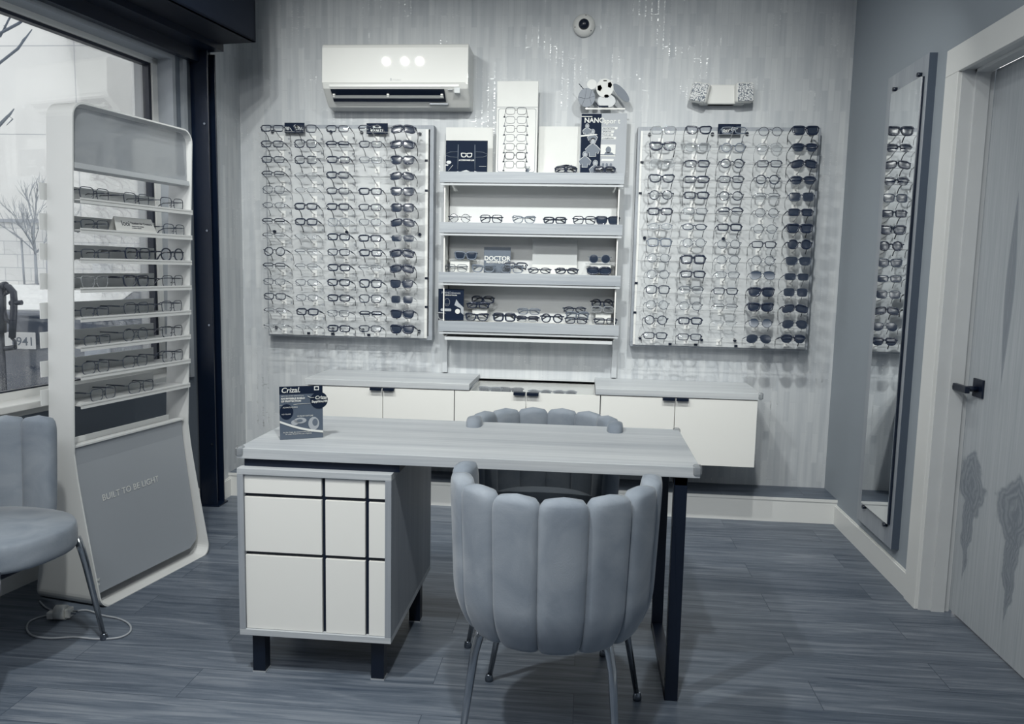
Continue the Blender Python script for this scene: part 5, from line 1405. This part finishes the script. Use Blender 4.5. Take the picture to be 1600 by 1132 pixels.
# ------------------------------------------------------------------ outdoors
YW = 7.0
def conc(name, a, b_, bw, rh, mort):
    N = Nodes(name); tc = N.new('ShaderNodeTexCoord'); sp = N.new('ShaderNodeSeparateXYZ'); N.link(tc.outputs['Object'], sp.inputs[0])
    cb_ = N.new('ShaderNodeCombineXYZ'); N.link(sp.outputs[0], cb_.inputs[0]); N.link(sp.outputs[2], cb_.inputs[1])
    br = N.new('ShaderNodeTexBrick'); br.offset = 0.5 if rh < 0.5 else 0.0
    for k, v in (('Scale', 1.0), ('Brick Width', bw), ('Row Height', rh), ('Mortar Size', mort), ('Mortar Smooth', 0.1)): br.inputs[k].default_value = v
    br.inputs['Color1'].default_value = (*lin(a), 1); br.inputs['Color2'].default_value = (*lin(b_), 1); br.inputs['Mortar'].default_value = (*lin((170, 174, 178)), 1)
    N.link(cb_.outputs[0], br.inputs['Vector'])
    nz = N.new('ShaderNodeTexNoise'); nz.inputs['Scale'].default_value = 1.3; nz.inputs['Detail'].default_value = 8; N.link(tc.outputs['Object'], nz.inputs['Vector'])
    mr = N.new('ShaderNodeMapRange'); mr.inputs[3].default_value = 0.88; mr.inputs[4].default_value = 1.06; N.link(nz.outputs['Fac'], mr.inputs[0])
    sc_ = N.new('ShaderNodeVectorMath', operation='SCALE'); N.link(br.outputs['Color'], sc_.inputs[0]); N.link(mr.outputs[0], sc_.inputs['Scale']); N.link(sc_.outputs[0], N.b.inputs['Base Color'])
    N.b.inputs['Roughness'].default_value = 0.8
    return N.m
zl = at(40, 345, 'y', YW).z; zg = at(40, 456, 'y', YW).z
bw_o = thing('concrete_building', 'pale concrete-panelled building across the street', 'building', (-9.3, YW, 0))
m = MB(); m.box((-9, 0, zl - zl), (9, 0.5, 9)); o = m.obj('panel_wall', conc('pale_concrete_panels', (214, 215, 212), (218, 219, 216), 1.42, 1.28, 0.008), bw_o); o.location = (0.25, 0, zl)
m = MB(); m.box((-9, -0.02, -1.5), (9, 0.5, zl)); m.obj('block_base', conc('pale_block_base', (210, 211, 209), (198, 200, 200), 0.42, 0.2, 0.006), bw_o)
m = MB(); m.box((-9, -0.06, zl - 0.03), (9, 0.0, zl + 0.02)); m.obj('ledge', GREY_CARD, bw_o)
dx0, dx1 = at(148, 418, 'y', YW).x + 9.3, at(177, 418, 'y', YW).x + 9.3
m = MB(); m.box((dx0, -0.05, zg), (dx1, 0.0, zg + 0.50)); m.obj('service_hatch', PALE_CARD, bw_o)
# ground: road and a snowy verge in front of the building
m = MB(); m.box((-22, -6.5, -0.9), (-2.35, 16, -0.75)); struct(m.obj('ground_street', mat('wet_asphalt', (88, 100, 116), 0.35, noise=(2, 0.2))))
m = MB(); m.add([(-20, YW, zg), (0, YW, zg), (0, 5.9, zg - 0.15), (-20, 5.9, zg - 0.15), (-20, 5.85, -0.76), (0, 5.85, -0.76), (0, YW, -0.76), (-20, YW, -0.76)], [(0, 1, 2, 3), (3, 2, 5, 4), (4, 5, 6, 7), (0, 3, 4, 7), (1, 6, 5, 2)])
struct(m.obj('ground_verge', mat('snowy_verge', (216, 217, 214), 0.8, noise=(3, 0.05))))


def bare_tree(name, base, h, label, seed, spread=0.5, depth=5, r0=0.05, lean=0.0, bark=None):  # noqa
    rnd = random.Random(seed); tr_, br_ = MB(), MB()
    top = Vector((lean, 0, h * 0.42))
    tr_.tube([(0, 0, 0), (lean * 0.5, 0, h * 0.2), top], [r0, r0 * 0.85, r0 * 0.7], 8)
    def grow(p_, d_, L, r_, k):
        if k == 0: return
        q1 = p_ + d_ * L * 0.5 + Vector((rnd.uniform(-1, 1), rnd.uniform(-1, 1), rnd.uniform(-0.3, 0.6))) * L * 0.07
        q2 = p_ + d_ * L
        br_.tube([p_, q1, q2], [r_, r_ * 0.85, r_ * 0.65], 4, caps=False)
        for i in range(3 if k > 2 else 2):
            nd = (d_ + Vector((rnd.uniform(-1, 1), rnd.uniform(-1, 1), rnd.uniform(-0.1, 0.75))) * spread).normalized()
            st_ = p_ + (q2 - p_) * rnd.uniform(0.45, 1.0)
            grow(st_, nd, L * rnd.uniform(0.62, 0.82), r_ * 0.62, k - 1)
    for i in range(6):
        a_ = 2 * PI * i / 6 + rnd.random(); grow(top + Vector((0, 0, -h * 0.06 * rnd.random())), Vector((math.cos(a_) * 0.75, math.sin(a_) * 0.75, 0.75)).normalized(), h * 0.2, r0 * 0.4, depth)
    grow(top, Vector((0.02, 0, 1)), h * 0.24, r0 * 0.6, depth)
    t = thing(name, label, 'tree', base); bk = bark or mat('grey_bark', (150, 157, 165), 0.8)
    tr_.obj('trunk', bk, t); br_.obj('branches', bk, t)
    return t


P = at(58, 458, 'y', 6.25)
bare_tree('bare_tree', (P.x, 6.25, P.z - 0.10), 1.75, 'small bare staked tree in front of the block wall outside', 5, 0.5, 5, 0.026)
for (a, b_, c_, d_, lb) in ((33, 372, 39, 452, 'thin wooden stake left of the small bare tree outside'), (73, 400, 75, 450, 'thin wooden stake right of the small bare tree outside')):
    A = at(a, b_, 'y', 6.2); B = at(c_, d_, 'y', 6.2); m = MB(); m.tube([(B.x, B.y, B.z - 0.15), A], 0.014, 6); tag(m.obj('tree_stake', GREY_CARD), lb, 'stake')
# nearer tree whose twigs reach into the window's upper left
yN = 1.2
def N_(a, b_): return at(a, b_, 'y', yN)
t = thing('street_tree', 'dark twigs of a nearer bare tree at the window top left', 'tree', (-5.2, yN, -0.75))
off = Vector((5.2, -yN, 0.75))
m = MB(); m.tube([(0, 0, 0), (0.03, 0, 1.5), (-0.05, 0, 3.6)], [0.11, 0.09, 0.06], 10); m.obj('trunk', mat('dark_bark', (84, 96, 112), 0.8), t)
m = MB()
for pts, r_ in (([(-60, 130), (0, 52), (30, 36), (50, 20)], 0.011), ([(0, 58), (14, 30), (28, 10)], 0.007), ([(-60, 150), (0, 98), (28, 76), (50, 46)], 0.010), ([(28, 76), (36, 62), (44, 54)], 0.005),
                ([(-60, 260), (0, 196), (16, 178), (22, 170)], 0.009), ([(0, 192), (12, 180), (20, 186), (10, 196)], 0.005), ([(6, 40), (14, 48)], 0.004), ([(30, 36), (40, 24)], 0.004)):
    m.tube([N_(*q_) + off for q_ in pts], [r_] * (len(pts) - 1) + [r_ * 0.4], 5)
m.obj('twigs', MATS['dark_bark'], t)

# parked car with a rack, seen through the glass
yc = 2.6
def V_(a, b_, y=yc): return at(a, b_, 'y', y)
pl = V_(34, 532)
CARM = mat('car_dark_paint', (40, 52, 70), 0.25, coat=0.6); CARL = mat('car_glass', (205, 208, 208), 0.25)
car = thing('parked_car', 'dark parked car with number plate beyond the window', 'car', (pl.x, yc, -0.75), (0, 0, math.radians(6)))
zp = pl.z + 0.75
m = MB()
# side profile swept across the width: rear faces the shop
zr = at(40, 486, 'y', yc + 0.05).z + 0.75     # rear edge of the lid
zh_ = at(60, 447, 'y', yc + 1.0).z + 0.75    # top of the lid
prof = [(0.0, 0.35), (-0.02, 0.55), (0.0, 0.80), (0.02, zr - 0.04), (0.06, zr), (1.0, zh_), (1.9, zh_ + 0.03), (2.6, zh_ - 0.10), (3.0, zr - 0.1), (3.05, 0.75), (3.0, 0.35)]
n = len(prof); vs = []
for x, k in ((-0.95, 0.93), (-0.82, 1.0), (0.82, 1.0), (0.95, 0.93)):
    vs += [(x if b_ < zr + 0.02 else x * 0.86, a, 0.3 + (b_ - 0.3) * k) for a, b_ in prof]
fs = [(r_ * n + i, r_ * n + (i + 1) % n, (r_ + 1) * n + (i + 1) % n, (r_ + 1) * n + i) for r_ in range(3) for i in range(n)] + [list(range(n)), list(range(3 * n, 4 * n))[::-1]]
m.add(vs, fs, True); m.obj('body', CARM, car, bevel=0.01)
m = MB(); m.add([(-0.80, 0.07, zr + 0.012), (0.80, 0.07, zr + 0.012), (0.68, 0.98, zh_ + 0.012), (-0.68, 0.98, zh_ + 0.012), (-0.80, 0.07, zr + 0.002), (0.80, 0.07, zr + 0.002), (0.68, 0.98, zh_ + 0.002), (-0.68, 0.98, zh_ + 0.002)],
                 [(0, 1, 2, 3), (7, 6, 5, 4), (0, 4, 5, 1), (1, 5, 6, 2), (2, 6, 7, 3), (3, 7, 4, 0)]); m.obj('trunk_lid', CARL, car)
m = MB(); m.rbox((-0.90, -0.10, 0.42 * zp), (0.90, 0.06, 0.62 * zp), 0.03, 3); m.obj('bumper', mat('car_bumper', (70, 82, 98), 0.4), car)
for s_ in (-1, 1):
    m = MB(); m.rbox((s_ * 0.72 - 0.12, -0.03, 0.86 * zp), (s_ * 0.72 + 0.12, 0.08, 1.02 * zp), 0.02, 3); m.obj('tail_light', mat('tail_light_glass', (140, 148, 160), 0.15), car)
for s_ in (-1, 1):
    for yy in (0.65, 2.4):
        m = MB(); m.cyl((s_ * 0.95, yy, 0.33), (s_ * 0.74, yy, 0.33), 0.33, 24); m.obj('wheel', NAVY, car)
plt = MB(); plt.rbox((-0.155, -0.045, zp - 0.080), (0.155, -0.035, zp + 0.080), 0.004); pp = plt.obj('number_plate', WHITE_PAINT, car)
text('1941', 0.115, (0.03, -0.0455, zp - 0.045), SLATE_CARD, pp, name='plate_number', align='CENTER', bold=0.001)
m = MB(); m.rbox((-0.30, -0.11, zp - 0.09), (-0.22, -0.06, zp + 0.13), 0.02); m.obj('tow_cover', GREY_CARD, car)
# bicycle rack: bent tube, arms and clamps
rk = thing('bicycle_rack', 'black tubular bicycle rack standing at the back of the car', 'rack', (pl.x - 0.12, yc - 0.25, 0.0))
def K(a, b_): q_ = at(a, b_, 'y', yc - 0.25); return (q_.x - pl.x + 0.12, 0, q_.z)
m = MB(); m.tube([K(-12, 447), K(5, 447), K(14, 449), K(21, 457), K(22, 470), K(21, 495), K(19, 528)], 0.030, 10); m.obj('main_tube', NAVY, rk)
m = MB(); m.tube([K(16, 474), K(34, 473)], 0.024, 8); m.tube([K(8, 447), K(13, 458), K(4, 462)], 0.014, 8); m.tube([K(0, 446), K(1, 520)], 0.05, 8); m.tube([K(4, 480), K(10, 500), K(18, 505)], 0.02, 8); m.obj('arms', NAVY, rk)
m = MB(); m.tube([K(8, 545), K(24, 543)], 0.024, 8); m.tube([K(18, 528), K(24, 534), K(24, 543)], 0.014, 8); m.cyl(K(5, 447), K(10, 447), 0.04, 10); m.tube([K(1, 520), (K(1, 520)[0], 0, -0.74)], 0.03, 8); m.obj('clamps', NAVY_GLOSS, rk)
